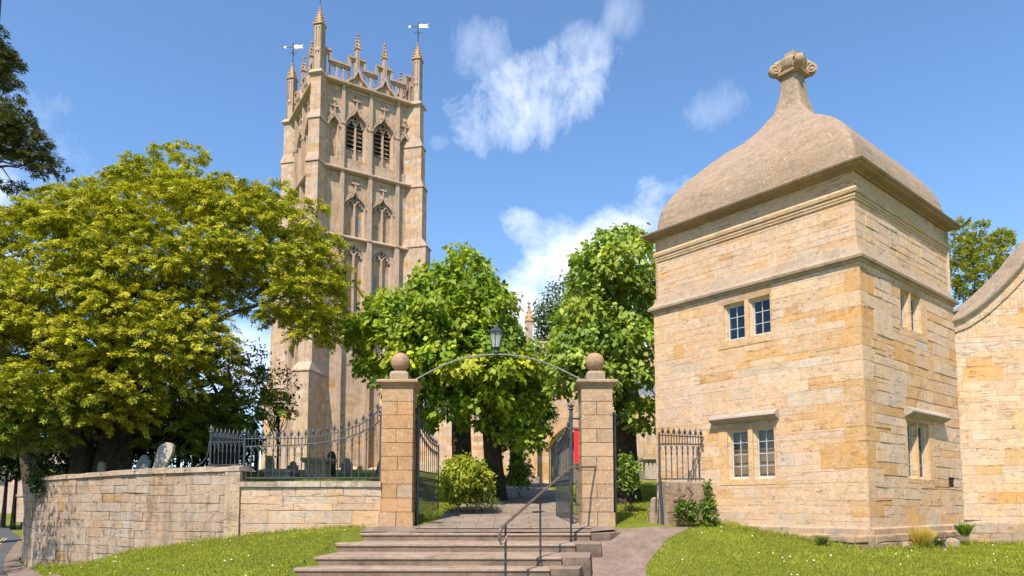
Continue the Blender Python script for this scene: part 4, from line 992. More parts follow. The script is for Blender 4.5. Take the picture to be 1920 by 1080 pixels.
# parapet with pierced battlements and ogees
for fr in (fs, fw, fe, fnn):
    m = MB(); zb = z_par+.3; low, hi = zb+1.55, zb+2.35; cop = lambda: V((.42,.30,.20),.9,1.1)
    c1_, c2_ = (ribs[0]+ribs[1])/2, (ribs[1]+ribs[2])/2; segs = [(0.0,.75,hi),(.75,c1_-.62,low),(c1_-.62,c1_+.62,hi),(c1_+.62,c2_-.62,low),(c2_-.62,c2_+.62,hi),(c2_+.62,TW-.75,low),(TW-.75,TW,hi)]
    m.fbox(fr, 0, TW, z_par+.1, zb+.25, -.28, .0, TC())
    for (a, b, t_) in segs:
        m.fbox(fr, a-.06, b+.06, t_-.16, t_, -.36, .10, cop()); m.fbox(fr, a, b, t_-.30, t_-.16, -.24, -.02, TC())
        nn_ = 3 if b-a > 1.1 else 2
        for k in range(nn_+1):
            x = a+(b-a)*k/nn_; m.fbox(fr, x-.06, x+.06, zb+.1, t_-.16, -.22, -.04, TC())
        for k in range(nn_): sweep2(m, fr, arc(a+(b-a)*k/nn_+.05, a+(b-a)*(k+1)/nn_-.05, t_-.62, t_-.3, n=5), .09, -.2, -.06, TC)
        if t_ == hi:
            for x in (a, b): m.fbox(fr, x-.09, x+.09, low-.1, hi, -.3, .04, cop())
    m.build('parapet', M_TOWER, tower, OT_)
    for bi in range(2):
        a, b = ribs[bi], ribs[bi+1]; cs = (a+b)/2; m = MB(); top = zb+1.35
        og = arc(a-.02, b+.02, z_par-.35, top, True, 16)
        m.face([fr.p(x, z, .06) for x, z in og], TC()); sweep2(m, fr, og, .15, -.02, .30, TC)
        for k in range(1, 9): x = a+(b-a)*k/9; m.fbox(fr, x-.03, x+.03, z_par, z_par+.9-.5*abs(k-4.5)/4.5, .05, .12, TC())
        m.build('ogee_gable', M_TOWER, tower, OT_)
        m = MB(); m.fbox(fr, cs-.15, cs+.15, top-.1, top+1.75, -.2, .12, TC()); m.fbox(fr, cs-.04, cs+.04, top+.1, top+1.6, .12, .15, (.3,.22,.16))
        q = fr.p(cs, top+1.75, -.04); spire(m, q, fr.u.xy, fr.n.xy, .17, 1.15, LICH, 3); m.tube([q+Vector((0,0,1.2)), q+Vector((0,0,1.9))], .02, 4, (.2,.2,.2))
        m.build('intermediate_pinnacle', M_TOWER, tower, OT_)
m = MB(); m.face([fr_ for fr_ in (fs.p(0,z_par+.2), fs.p(TW,z_par+.2), fnn.p(TW,z_par+.2), fnn.p(0,z_par+.2))], (.3,.27,.22)); m.build('roof', M_TOWER, tower, OT_)

# ================================================================== nave and porch
NO = Vector((-9.5, 50.0)); fN = Frame(NO, (1,-.10), (-.10,-1)); LN = 30
on = (2, 47, 1.5)
nav = thing('church_nave', 'battlemented golden church nave glimpsed between the lime trees', 'church', on)
zn = P(1012, 625, 46).z
w = MB()
wn = [(x, x+2.0, 7.0, 9.9) for x in (3, 8, 13, 18, 23)]
blocks(w, fN, 0, LN, .8, zn-1.0, ch=(.3,.4), bl=(.4,.9), ops=wn, g=.35, gr=.08, k=.95, up=(0,0)); 
for fq in (Frame(NO, (-.1*0, 1), (-1, 0)), Frame(NO+Vector((LN,-.1*LN)), (0,1), (1,0))): w.face([fq.p(0,.8), fq.p(12,.8), fq.p(12,zn-1), fq.p(0,zn-1)], (.5,.38,.25))
w.face([fN.p(0,zn-1.2,0), fN.p(LN,zn-1.2,0), fN.p(LN,zn-1.2,-12), fN.p(0,zn-1.2,-12)], (.3,.28,.25))
w.build('wall', M_TOWER, nav, on)
for a, b, c, d in wn:
    w = MB(); w.face([fN.p(a,c,-.3), fN.p(b,c,-.3), fN.p(b,d,-.3), fN.p(a,d,-.3)], (.05,.05,.06)); w.build('window', M_DARK, nav, on)
w = MB(); x = 0; w.fbox(fN, 0, LN, zn-1.05, zn-.75, -.3, .15, TC())
while x < LN:
    w.fbox(fN, x, x+.9, zn-.75, zn, -.3, .02, TC()); w.fbox(fN, x-.05, x+.95, zn, zn+.12, -.35, .08, TC()); w.fbox(fN, x+.9, x+1.6, zn-.75, zn-.45, -.3, .02, TC()); x += 1.6
w.build('parapet', M_TOWER, nav, on)
for k, px in enumerate((992, 1190)):
    q = fN.p(fN.px(px, 620)[0], zn-1, .1); w = MB(); w.box((q.x,q.y,zn+.2), (.26,0,0), (0,.26,0), (0,0,1.3), TC()); spire(w, (q.x,q.y,zn+1.5), Vector((1,0)), Vector((0,1)), .24, 1.3, LICH, 3); w.build('pinnacle', M_TOWER, nav, on)
# porch
PD2 = 36.0
op_ = (1.6, PD2, 1.5); pch = thing('church_porch', 'golden stone church porch with a hooded pointed doorway at the end of the path', 'porch', op_)
fP = Frame(((985-960)/F_*PD2, PD2), (1,.12), (.12,-1)); LP = 4.6; zp = P(1050, 690, PD2).z
dx0 = fP.px(1029,860)[0]; dx1 = dx0+1.75; dzb = P(1050,903,PD2).z-.1; dzs = P(1050,838,PD2).z; dza = P(1050,804,PD2).z
w = MB(); tr = MB()
blocks(w, fP, 0, LP, .6, zp, ch=(.28,.36), bl=(.35,.8), ops=[(dx0, dx1, dzb, dza)], g=.5, gr=.04, k=.95, up=(0,.004))
A = arc(dx0, dx1, dzs, dza); n = len(A)//2
w.face([fP.p(dx0, dza)]+[fP.p(a, b) for a, b in A[:n+1][::-1]], GOLD[1]); w.face([fP.p(dx1, dza)]+[fP.p(a, b) for a, b in A[n:]], GOLD[0])
loop = [(dx0, dzb)]+A+[(dx1, dzb)]; cs = (dx0+dx1)/2
for (e0, d0, e1, d1) in ((0,0,.07,-.12),(.07,-.12,.07,-.25),(.07,-.25,.15,-.35),(.15,-.35,.15,-.5)):
    w.grid([[fP.p(a+(cs-a)*e0, b-(e0*1.2 if 0<i<len(loop)-1 else 0), d0) for i,(a,b) in enumerate(loop)], [fP.p(a+(cs-a)*e1, b-(e1*1.2 if 0<i<len(loop)-1 else 0), d1) for i,(a,b) in enumerate(loop)]], GOLD[1])
for fq, L_ in ((Frame(fP.p(0,0).xy, (0,1), (-1,0)), 12), (Frame(fP.p(LP,0).xy, (0,1), (1,0)), 12)): w.face([fq.p(0,.6), fq.p(L_,.6), fq.p(L_,zp), fq.p(0,zp)], (.6,.42,.24))
w.build('wall', M_TOWER, pch, op_)
sweep2(tr, fP, arc(dx0-.12, dx1+.12, dzs-.05, dza+.2), .12, -.01, .14, lambda: GOLD[0])
for a in (0, LP-.5):
    tr.fbox(fP, a-.3, a+.5, .6, P(1000,780,PD2).z, -.1, .75, (.6,.40,.22)); tr.fbox(fP, a-.38, a+.58, .6, GH(0,PD2)+.35, -.1, .9, (.3,.25,.2))
    top = P(1000,780,PD2).z; tr.face([fP.p(a-.3,top,.75), fP.p(a+.5,top,.75), fP.p(a+.5,top+1,0), fP.p(a-.3,top+1,0)], (.55,.40,.25))
tr.fbox(fP, -.1, LP+.1, zp-.1, zp+.25, -.3, .1, (.5,.38,.25)); tr.build('buttress_and_hood', M_TOWER, pch, op_)
d = MB()
for k in range(10):
    a = dx0+.2+(dx1-dx0-.4)*k/10; b = a+(dx1-dx0-.4)/10-.012; d.fbox(fP, a, b, dzb, dza-.1, -.58, -.52-.01*(k%2))
d.build('door', M_DOOR, pch, op_)
# a second, lit stone wall right of the porch
fQ = Frame(((1096-960)/F_*40, 40), (1,.05), (.05,-1)); q_ = MB(); blocks(q_, fQ, 0, 14, .8, 6.5, ch=(.28,.36), bl=(.35,.8), g=.35, gr=.1, k=1.0, up=(0,.004))
q_.fbox(fQ, -.1, 14.1, 6.5, 6.8, -.6, .12, (.5,.4,.3)); q_.face([fQ.p(0,6.8,-.5), fQ.p(14,6.8,-.5), fQ.p(14,6.8,-3), fQ.p(0,6.8,-3)], (.3,.3,.3))
tag(q_.build('aisle_wall', M_TOWER, None, (8, 40, 2)), 'sunlit church aisle wall seen between the side gate and the pavilion', 'church wall')

# ================================================================== red notice board
z0 = P(1090,868,17.5).z; z1 = P(1090,805,17.5).z; xr0 = (1077-960)/F_*17.5
on_ = (xr0+.35, 17.5, GH(2,17.5)); nb = thing('notice_board', 'bright red notice board mostly hidden behind the speckled right gate pier', 'notice board', on_)
m = MB(); m.bx(xr0, xr0+.66, 17.47, 17.53, z0, z1); m.build('panel', M_RED, nb, on_)
for x in (xr0+.1, xr0+.56): m = MB(); m.bx(x-.05, x+.05, 17.53, 17.62, 0.2, z1+.05); m.build('leg', M_BARKG, nb, on_)
m = MB(); m.bx(xr0-.04, xr0+.70, 17.44, 17.58, z1, z1+.05, (1,1,1)); m.bx(xr0-.04, xr0+.70, 17.44, 17.58, z0-.05, z0, (1,1,1)); m.build('frame', M_BARKG, nb, on_)

# ================================================================== gravestones
def gravestone(px, pyb, pyt, D, wpx, lean, label, top='round', col=(.38,.35,.31), thick=.1, turn=0.0, back=0.0, group='gravestones in the churchyard'):
    b = P(px, pyb, D); t_ = P(px, pyt, D); h = t_.z-b.z; w_ = wpx/F_*D/2; m = MB()
    sh = {'round': [(-1,0),(-1,.72),(-.85,.87),(-.5,.97),(0,1),(.5,.97),(.85,.87),(1,.72),(1,0)],
          'shoulder': [(-1,0),(-1,.74),(-.78,.78),(-.62,.76),(-.55,.9),(-.25,.98),(0,1),(.25,.98),(.55,.9),(.62,.76),(.78,.78),(1,.74),(1,0)],
          'taper': [(-.62,0),(-.9,.55),(-1,.80),(-.75,.93),(-.2,1),(.4,.98),(.8,.88),(1,.72),(.78,.3),(.55,0)]}[top]
    c, s_ = math.cos(turn), math.sin(turn)
    def q(x, z, y): X = x*w_+z*h*math.sin(lean); return (b.x+X*c-y*s_, b.y+X*s_+y*c+z*h*back, b.z-.05+z*h*math.cos(lean))
    for k, (i, (x, z)) in enumerate([(0,(0,0))]): pass
    base = [(x, -.35 if z == 0 else z) for x, z in sh]
    f0 = [q(x*.97, z, -thick/2) for x, z in base]; f1 = [q(x, z*.995, -thick/2+.02) for x, z in base]; f2 = [q(x, z*.995, thick/2-.02) for x, z in base]; f3 = [q(x*.97, z, thick/2) for x, z in base]
    m.grid([f0,f1,f2,f3], col, False, True); m.face(f0, col); m.face(f3, col)
    # carved panel lines
    return tag(m.build('gravestone', M_GRAVE, None, (b.x, b.y, b.z)), label, 'gravestone', group)
gravestone(190, 892, 862, 18.3, 13, .0, 'smallest rounded gravestone poking above the tall wall near the yew trunk', 'round', (.32,.24,.16))
gravestone(266, 888, 849, 18.0, 24, .12, 'dark grey lichened gravestone, middle of the three above the tall wall', 'shoulder', (.20,.22,.23))
gravestone(296, 886, 823, 17.2, 30, .30, 'tall pale gravestone leaning right above the tall wall', 'taper', (.50,.44,.37), .13)
gravestone(506, 897, 851, 24, 17, -.03, 'narrow pale gravestone leftmost behind the curved railing', 'round', (.50,.40,.29))
gravestone(548, 897, 862, 27, 20, .04, 'small pink lichened gravestone behind the railing, left of the chest tomb', 'shoulder', (.52,.38,.29))
gravestone(620, 897, 843, 24, 17, .02, 'near black upright gravestone just right of the chest tomb', 'round', (.05,.045,.045))
gravestone(650, 897, 856, 26, 22, 0, 'pale gravestone behind the curved railing, right of the black one', 'shoulder', (.50,.39,.30))
gravestone(678, 897, 870, 29, 16, -.05, 'low orange brown gravestone below the rising part of the railing', 'round', (.50,.34,.22))
gravestone(706, 897, 855, 26, 9, .22, 'thin dark slab leaning right beside the left gate pier', 'round', (.10,.09,.07))
gravestone(1195, 885, 853, 33, 15, 0, 'dark shaded gravestone seen through the side gateway', 'shoulder', (.09,.085,.08))
gravestone(1040, 897, 853, 30, 13, .12, 'weathered white grey gravestone leaning in front of the porch door', 'taper', (.45,.44,.42))
def tomb(px0, px1, pyb, pyt, D, label, col=(.55,.40,.26), legs=True):
    a = P(px0, pyb, D); b = P(px1, pyt, D); o = ((a.x+b.x)/2, D, a.z); th = thing('chest_tomb', label, 'tomb', o, 'chest tombs in the churchyard')
    m = MB(); z0, z1 = a.z-.3, b.z; m.bx(a.x-.05, b.x+.05, D-.08, D+1.1, z1-.1, z1, col); m.bx(a.x, b.x, D-.02, D+1.05, z1-.16, z1-.1, (col[0]*.8,col[1]*.8,col[2]*.8)); m.build('lid', M_GRAVE, th, o)
    m = MB(); m.bx(a.x+.12, b.x-.12, D+.1, D+.95, z0, z1-.16, col); n = 3
    for k in range(n+1): x = a.x+.12+(b.x-a.x-.24)*k/n; m.bx(x-.06, x+.06, D+.04, D+.1, z0, z1-.16, col)
    m.bx(a.x+.04, b.x-.04, D, D+1.02, z0, z0+.42, (col[0]*.9,col[1]*.9,col[2]*.9)); m.build('chest', M_GRAVE, th, o)
tomb(566, 614, 897, 858, 23, 'golden chest tomb with an overhanging lid behind the middle of the railing')
tomb(497, 545, 897, 879, 22, 'low flat table tomb behind the left end of the curved railing', (.5,.42,.33))
tomb(1208, 1240, 886, 857, 31, 'chest tomb in the shade by the pavilion corner', (.45,.38,.29))
# small stone gatepost and far wall down the road, distant house
a = P(31, 955, 33); m = MB(); frg = Frame((a.x, 33), (1,.1), (.1,-1)); blocks(m, frg, 0, .55, a.z-.6, P(31,931,33).z, ch=(.18,.22), bl=(.5,.6), g=.1, gr=.4, k=.9, up=(.004,.01)); m.fbox(frg, -.04, 3.2, P(31,931,33).z, P(31,931,33).z+.09, -.5, .05, (.45,.4,.32)); m.fbox(frg, 0, 3.2, a.z-.6, P(31,931,33).z, -.45, -.01, (.3,.26,.2))
tag(m.build('roadside_wall', M_LOW, None, (a.x, 33, a.z)), 'small capped stone wall end across the road bend at far left', 'wall')
o = P(10, 930, 75); hs_ = thing('distant_house', 'pinkish stone house glimpsed through leaves at the far left', 'house', tuple(o))
m = MB(); zt_ = P(10, 872, 75).z; m.bx(o.x-8, o.x+6, 75, 83, o.z-2, zt_, (.50,.36,.30)); m.build('wall', M_TOWER, hs_, tuple(o))
m = MB(); m.face([(o.x-8.5,74.6,zt_),(o.x+6.5,74.6,zt_),(o.x+6.5,79,zt_+3),(o.x-8.5,79,zt_+3)], (.3,.24,.19)); m.face([(o.x-8.5,83.4,zt_),(o.x+6.5,83.4,zt_),(o.x+6.5,79,zt_+3),(o.x-8.5,79,zt_+3)], (.3,.24,.19)); m.build('roof', M_TOWER, hs_, tuple(o))
for x in (-5, -1, 3): m = MB(); m.bx(o.x+x, o.x+x+1, 74.95, 75.0, zt_-2.2, zt_-1); m.build('window', M_GLASS, hs_, tuple(o))

# ================================================================== foliage
def leaf_mesh(name, pos_, dirs, side, ln_, wd_, col, mat_, parent, org, droop=.25, broad=False):
    """numpy leaves: one folded diamond (4 verts) per leaf"""
    n = len(pos_); L = ln_[:,None]; Wd = wd_[:,None]
    nr = np.cross(dirs, side); nr /= np.linalg.norm(nr, axis=1)[:,None]+1e-9
    mid = pos_+dirs*L*(.42 if broad else .5)
    v = np.empty((n,4,3)); v[:,0] = pos_; v[:,1] = mid+side*Wd*.5+nr*Wd*.12; v[:,2] = pos_+dirs*L-np.array([0,0,1])*L*droop*.5; v[:,3] = mid-side*Wd*.5+nr*Wd*.12
    v = v.reshape(-1,3)-np.array(org)
    me = bpy.data.meshes.new(name); me.vertices.add(4*n); me.vertices.foreach_set('co', v.ravel().astype(np.float32))
    me.loops.add(4*n); me.loops.foreach_set('vertex_index', np.arange(4*n, dtype=np.int32)); me.polygons.add(n)
    me.polygons.foreach_set('loop_start', np.arange(0, 4*n, 4, dtype=np.int32)); me.polygons.foreach_set('loop_total', np.full(n, 4, dtype=np.int32))
    me.update(calc_edges=True)
    ca = me.color_attributes.new('Col', 'FLOAT_COLOR', 'POINT'); c = np.ones((n,4,4)); c[:,:,:3] = col[:,None,:]
    ca.data.foreach_set('color', c.ravel().astype(np.float32)); me.materials.append(mat_)
    o = bpy.data.objects.new(name, me); COL.objects.link(o)
    if parent is not None: o.parent = parent
    else: o.location = org
    return o
def norm(a): return a/(np.linalg.norm(a, axis=1)[:,None]+1e-9)
def inpoly(x, y, P_):
    c = False; j = len(P_)-1
    for i in range(len(P_)):
        if (P_[i][1] > y) != (P_[j][1] > y) and x < (P_[j][0]-P_[i][0])*(y-P_[i][1])/(P_[j][1]-P_[i][1])+P_[i][0]: c = not c
        j = i
    return c
def edist(x, y, P_):
    d = 1e9; j = len(P_)-1
    for i in range(len(P_)):
        ax, ay = P_[j]; bx_, by = P_[i]; t_ = max(0, min(1, ((x-ax)*(bx_-ax)+(y-ay)*(by-ay))/((bx_-ax)**2+(by-ay)**2+1e-9)))
        d = min(d, math.hypot(x-ax-t_*(bx_-ax), y-ay-t_*(by-ay))); j = i
    return d
def crown_lobes(poly, D, depth, lr, gap, seed, back=.5, dmax=None, tilt=0.0, pocket=0.0):
    """lobe centres filling the real volume of the crown whose silhouette is poly"""
    rr = random.Random(seed); xs_ = [p[0] for p in poly]; ys_ = [p[1] for p in poly]; out = []; pts = []
    ppm = F_/D; lrp = lr*ppm; tries = 0; D0 = D; ym = (min(ys_)+max(ys_))/2; yh = (max(ys_)-min(ys_))/2
    dm = dmax or (min(max(xs_)-min(xs_), max(ys_)-min(ys_))*.42)
    while tries < 6000:
        tries += 1; x, y = rr.uniform(min(xs_), max(xs_)), rr.uniform(min(ys_), max(ys_))
        if not inpoly(x, y, poly): continue
        e = edist(x, y, poly)
        if e < lrp*.35: continue
        if any((x-a)**2+(y-b)**2 < (gap*ppm)**2 for a, b in pts): continue
        pts.append((x, y)); D = D0-tilt*(y-ym)/yh; k = min(1, e/dm); th_ = depth*math.sqrt(max(0, 1-(1-k)**2))
        r_ = min(lr*rr.uniform(.75, 1.2), max(.3*lr, e/ppm*1.02))
        pk = noise.noise(Vector((x/70, y/48, seed)))
        if pocket and pk < -.12 and e > 30: D += pocket*rr.uniform(.7, 1.2)
        if pocket and e < 45: r_ *= rr.choice((.55, .8, 1.15, 1.3))
        out.append((P(x, y, D-th_*rr.uniform(.8, 1.0)), r_))
        if rr.random() < back and th_ > lr: out.append((P(x, y, D+th_*rr.uniform(.5, .95)), r_))
        if th_ > 1.2*lr and rr.random() < .6: out.append((P(x, y, D-th_*rr.uniform(-.2, .45)), r_*1.05))
    return out
def foliage(name, lobes, spec, seed, parent, org, mat_):
    print('FOL', name, len(lobes), sum(max(6, int(spec['cl']*r*r)) for c, r in lobes)*spec['nl'])
    """spec: clusters per lobe m2, leaves per cluster, leaf len,width, cluster radius, flat, droop, palette, up weight"""
    rg = np.random.default_rng(seed); PA, DA, SA, LA_, WA, CA = [], [], [], [], [], []
    pal_ = np.array(spec['pal'])
    for (c, r_) in lobes:
        c = np.array(c); nc = max(6, int(spec['cl']*r_*r_))
        u = norm(rg.normal(size=(nc,3))); u[:,2] = np.where(u[:,2] < -.25, -u[:,2]*rg.random(nc), u[:,2])
        if spec.get('up'): u[:,2] += spec['up']*rg.random(nc); u = norm(u)
        rad = r_*(spec.get('r0', .72)+ (1-spec.get('r0', .72))*rg.random(nc)**.6); base = c+u*rad[:,None]*np.array([1,1,spec['flat']])
        lc = pal_[rg.integers(len(pal_))]*(.85+.3*rg.random()); cc = pal_[rg.integers(len(pal_), size=nc)]*.5+lc*.5
        cd = norm(u*spec['outw']+np.array([0,0,-1])*spec['droop']+rg.normal(size=(nc,3))*.25+np.array([0,0,spec.get('rise',0)]))
        nl = spec['nl']; k = nc*nl
        B = np.repeat(base, nl, 0); CDr = np.repeat(cd, nl, 0); U = np.repeat(u, nl, 0)
        tt = rg.random(k)[:,None]
        if spec['mode'] == 'spray':      # leaflets along a drooping frond
            sd = norm(np.cross(CDr, np.array([0,0,1.0])+rg.normal(size=(k,3))*.15)); sg = np.where(rg.random(k) < .5, -1, 1)[:,None]
            p = B+CDr*tt*spec['cr']*1.6+sd*sg*rg.random((k,1))*spec['cr']*.45*(1.1-tt)-np.array([0,0,1])*(tt**2)*spec['cr']*spec.get('sag', .5)+rg.normal(size=(k,3))*spec['cr']*.12
            d = norm(CDr*.9+sd*sg*.75+rg.normal(size=(k,3))*.3-np.array([0,0,.35])*tt)
            s_ = norm(np.cross(d, U+rg.normal(size=(k,3))*.45+np.array([0,0,.6])))
        else:
            p = B+rg.normal(size=(k,3))*spec['cr']; d = norm(CDr*.7+rg.normal(size=(k,3))*.45-np.array([0,0,.35]))
            s_ = norm(np.cross(d, U+rg.normal(size=(k,3))*.5+np.array([0,-.15,.55])))
        PA.append(p); DA.append(d); SA.append(s_); LA_.append(spec['ll']*(.65+.7*rg.random(k))); WA.append(spec['lw']*(.7+.6*rg.random(k)))
        col = np.repeat(cc*(.75+.5*rg.random((nc,1))), nl, 0)*(.78+.44*rg.random((k,1)))
        if 'tip' in spec:
            # fresh growth is at the far end of each spray
            m_ = (tt[:,0] > .55)&(rg.random(k) < spec.get('tipf', .6)); col[m_] = col[m_]*.45+np.array(spec['tip'])*.55
        CA.append(col)
    return leaf_mesh(name, np.concatenate(PA), np.concatenate(DA), np.concatenate(SA), np.concatenate(LA_), np.concatenate(WA), np.concatenate(CA), mat_, parent, org, spec.get('ld', .3), spec['mode'] != 'spray')
def limbs(m, base, lobes, n, r0, seed, sag=.3, fork=.45):
    rr = random.Random(seed); base = Vector(base)
    for (c, r_) in rr.sample(lobes, min(n, len(lobes))):
        c = Vector(c); s_ = base+Vector((0,0,rr.uniform(-.6,.8))); mid = s_+(c-s_)*fork+Vector((rr.uniform(-.4,.4), rr.uniform(-.4,.4), rr.uniform(0,.5)))
        pts = []
        for k in range(9):
            t_ = k/8; p = s_*(1-t_)**2+mid*2*t_*(1-t_)+c*t_*t_+Vector((rr.uniform(-.06,.06), rr.uniform(-.06,.06), rr.uniform(-.05,.05))); pts.append(p)
        rr0 = r0*rr.uniform(.35, .8)*min(1, 3.2/((c-s_).length+.1)); m.tube(pts, [rr0*(1-.85*k/8) for k in range(9)], 6)
def trunk(m, x, y, z0, z1, r0, r1, lean=(0,0), n=12, flute=.15, seed=1):
    rows = []; rr = random.Random(seed); ph = rr.random()*6
    for i in range(n+1):
        k = i/n; r_ = r1+(r0-r1)*(1-k)**1.6+(.35*r0*math.exp(-k*9)); row = []
        for j in range(18):
            a = 2*math.pi*j/18; q = r_*(1+flute*math.sin(a*3+ph+k*1.2)+flute*.5*math.sin(a*5+ph*2-k))
            row.append((x+lean[0]*k+q*math.cos(a), y+lean[1]*k+q*math.sin(a), z0+(z1-z0)*k))
        rows.append(row)
    m.grid(rows, (1,1,1), True, True)
def tree(name, label, cat, base, poly_sets, spec, seed, trunks, nl=18, rl=.16, mat_=None, bark=None, group=None, fork_at=None):
    th = thing(name, label, cat, base, group); lobes = []
    for ps in poly_sets: lobes += crown_lobes(*ps)
    foliage('crown', lobes, spec, seed, th, base, mat_ or M_LEAFY)
    for t_ in trunks: m = MB(); trunk(m, *t_); m.build('trunk', bark or M_BARK, th, base)
    m = MB(); limbs(m, fork_at or (base[0], base[1], trunks[0][3] if trunks else base[2]+2), lobes, nl, rl, seed); m.build('limbs', bark or M_BARK, th, base)
    return lobes
YEWC = [(.27,.275,.018),(.34,.33,.02),(.20,.225,.018),(.38,.35,.022),(.12,.15,.016),(.30,.30,.02)]
yspec = dict(mode='spray', cl=66, nl=74, ll=.082, lw=.033, cr=.19, flat=.55, outw=1.0, droop=.30, pal=YEWC, up=.5, r0=.5, tip=(.70,.62,.04), tipf=.8, sag=.6)
yp = [(-120,420),(-60,390),(0,392),(35,372),(90,345),(140,338),(180,322),(225,300),(245,272),(285,270),(318,250),(345,268),(375,266),(395,300),(430,318),(470,316),(500,345),(535,342),(560,372),(600,372),(622,392),(600,440),(652,450),(640,490),(672,520),(650,560),(668,600),(640,645),(600,668),(560,655),(520,628),(490,606),(455,590),(440,620),(436,680),(430,720),(380,735),(330,760),(268,790),(245,830),(215,815),(150,820),(100,800),(60,815),(0,830),(-120,830)]
b0 = P(205, 890, 20.0)
tree('yew_tree', 'huge spreading yellow green yew in front of the tower, left of the gate', 'yew tree', (b0.x, b0.y, HB(b0.x, b0.y)),
     [(yp, 20.2, 3.2, .70, .48, 11, .8, 200, 1.9, 1.9)], yspec, 5,
     [(b0.x, b0.y, HB(b0.x,b0.y)-.4, 4.6, .48, .30, (.3,.2), 12, .2, 3), (b0.x-.75, b0.y+.1, HB(b0.x,b0.y)-.4, 4.2, .34, .22, (-.3,.1), 12, .2, 5)], 40, .26, M_LEAFY, M_BARK)
dspec = dict(yspec, cl=26, pal=[(.16,.21,.024),(.12,.165,.02),(.20,.24,.025),(.13,.175,.02)], tip=(.32,.35,.03), tipf=.45)
b1 = P(420, 890, 23.5)
tree('yew_tree', 'darker green yew spreading low behind the railing, right of the great yew', 'yew tree', (b1.x, b1.y, HB(b1.x, b1.y)),
     [([(300,640),(400,640),(450,655),(485,680),(500,700),(520,730),(545,760),(585,784),(560,802),(500,805),(440,825),(380,862),(300,868),(255,850),(250,740)], 20.6, 1.6, .65, .42, 21, .4, None, .8)], dspec, 6,
     [(b1.x, b1.y, HB(b1.x,b1.y)-.3, 4.0, .4, .2, (.2,0), 10, .2, 4)], 16, .14)
b2 = P(-40, 890, 24)
tree('yew_tree', 'dark yew at the left edge with low boughs over the road bend', 'yew tree', (b2.x, b2.y, HF(b2.x, b2.y)),
     [([(-140,690),(0,700),(60,690),(140,720),(200,720),(225,770),(165,815),(115,845),(60,862),(0,870),(-140,870)], 18.6, 1.6, .62, .40, 31, .5, None, .6)], dict(yspec, pal=[(.17,.21,.02),(.22,.26,.025),(.13,.17,.018)], tip=(.42,.44,.035), tipf=.6), 7,
     [(P(88,930,25.6).x, 25.6, -1.2, 4.6, .42, .28, (-.7,-.5), 10, .25, 7), (P(88,930,25.8).x+.6, 25.8, -1.2, 4.6, .25, .2, (.6,0), 10, .2, 8)], 10, .16)
# dark undergrowth belts behind the yews
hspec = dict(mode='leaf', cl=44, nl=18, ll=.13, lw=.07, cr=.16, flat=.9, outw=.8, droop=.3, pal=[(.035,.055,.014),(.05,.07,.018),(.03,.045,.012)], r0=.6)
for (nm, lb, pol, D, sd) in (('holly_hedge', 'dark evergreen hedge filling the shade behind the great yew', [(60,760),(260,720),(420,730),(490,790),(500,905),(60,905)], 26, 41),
                            ('roadside_hedge', 'dark hedge across the road behind the left hand boughs', [(-90,800),(40,790),(100,850),(100,905),(40,925),(-90,930)], 40, 42)):
    q = P((pol[0][0]+pol[2][0])/2, 900, D); th = thing(nm, lb, 'hedge', tuple(q))
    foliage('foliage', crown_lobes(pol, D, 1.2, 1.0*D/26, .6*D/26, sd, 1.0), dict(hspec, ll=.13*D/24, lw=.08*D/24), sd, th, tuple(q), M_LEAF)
    m = MB(); rr = random.Random(sd)
    for k in range(9): x = P(pol[0][0]+20+k*(pol[3][0]-pol[0][0]-40)/8, 900, D); trunk(m, x.x, D+.2, -1.5, x.z+1.6, .14, .07, (rr.uniform(-.3,.3),0), 6, .1, k)
    m.build('stems', M_BARK, th, tuple(q))
# reddish leaved sapling before the tower
q = P(520, 893, 25); th = thing('sapling', 'thin bronze leaved sapling against the foot of the tower', 'sapling', tuple(q))
pol = [(478,640),(500,650),(505,690),(540,690),(560,720),(548,760),(560,790),(520,800),(480,790),(440,740),(440,680),(460,660)]
lb = crown_lobes(pol, 25, .8, .42, .42, 51, .3)
foliage('crown', lb, dict(hspec, cl=40, nl=6, ll=.14, lw=.07, cr=.14, pal=[(.10,.075,.035),(.055,.06,.02),(.14,.075,.04),(.07,.09,.02)]), 52, th, tuple(q), M_LEAF)
m = MB(); trunk(m, q.x, 25, q.z-.5, q.z+2.4, .05, .03, (0,0), 6, .1, 3); m.build('trunk', M_BARK, th, tuple(q))
m = MB(); limbs(m, (q.x, 25, q.z+1.6), lb, 24, .03, 9); m.build('limbs', M_BARK, th, tuple(q))

# conifer upper left
cspec = dict(mode='spray', cl=80, nl=36, ll=.15, lw=.036, cr=.22, flat=.55, outw=.8, droop=.15, pal=[(.055,.07,.022),(.075,.085,.022),(.04,.055,.022),(.13,.11,.03)], up=.6, r0=.5, tip=(.20,.16,.04), tipf=.4, sag=.7)
b3 = P(-75, 900, 27)
tree('pine_tree', 'dark blue green conifer reaching in at the upper left corner', 'conifer', (b3.x, b3.y, 1),
     [([(-150,-40),(-30,20),(5,55),(12,85),(30,95),(42,150),(55,170),(35,185),(-20,195),(-150,195)], 27, 2.0, .9, .6, 61, .3),
      ([(-150,200),(0,188),(50,190),(66,205),(62,235),(90,265),(100,290),(128,312),(154,322),(142,340),(105,345),(70,338),(30,322),(0,300),(-150,320)], 26, 1.4, .7, .5, 62, .3),
      ([(-60,330),(20,335),(60,352),(40,372),(0,365),(-60,390)], 27, .6, .4, .6, 63, .2)], cspec, 8,
     [(b3.x, b3.y, 0, 22, .55, .2, (.2,0), 16, .1, 9)], 34, .14, M_LEAFY, M_BARK, None, (b3.x, b3.y, 14))

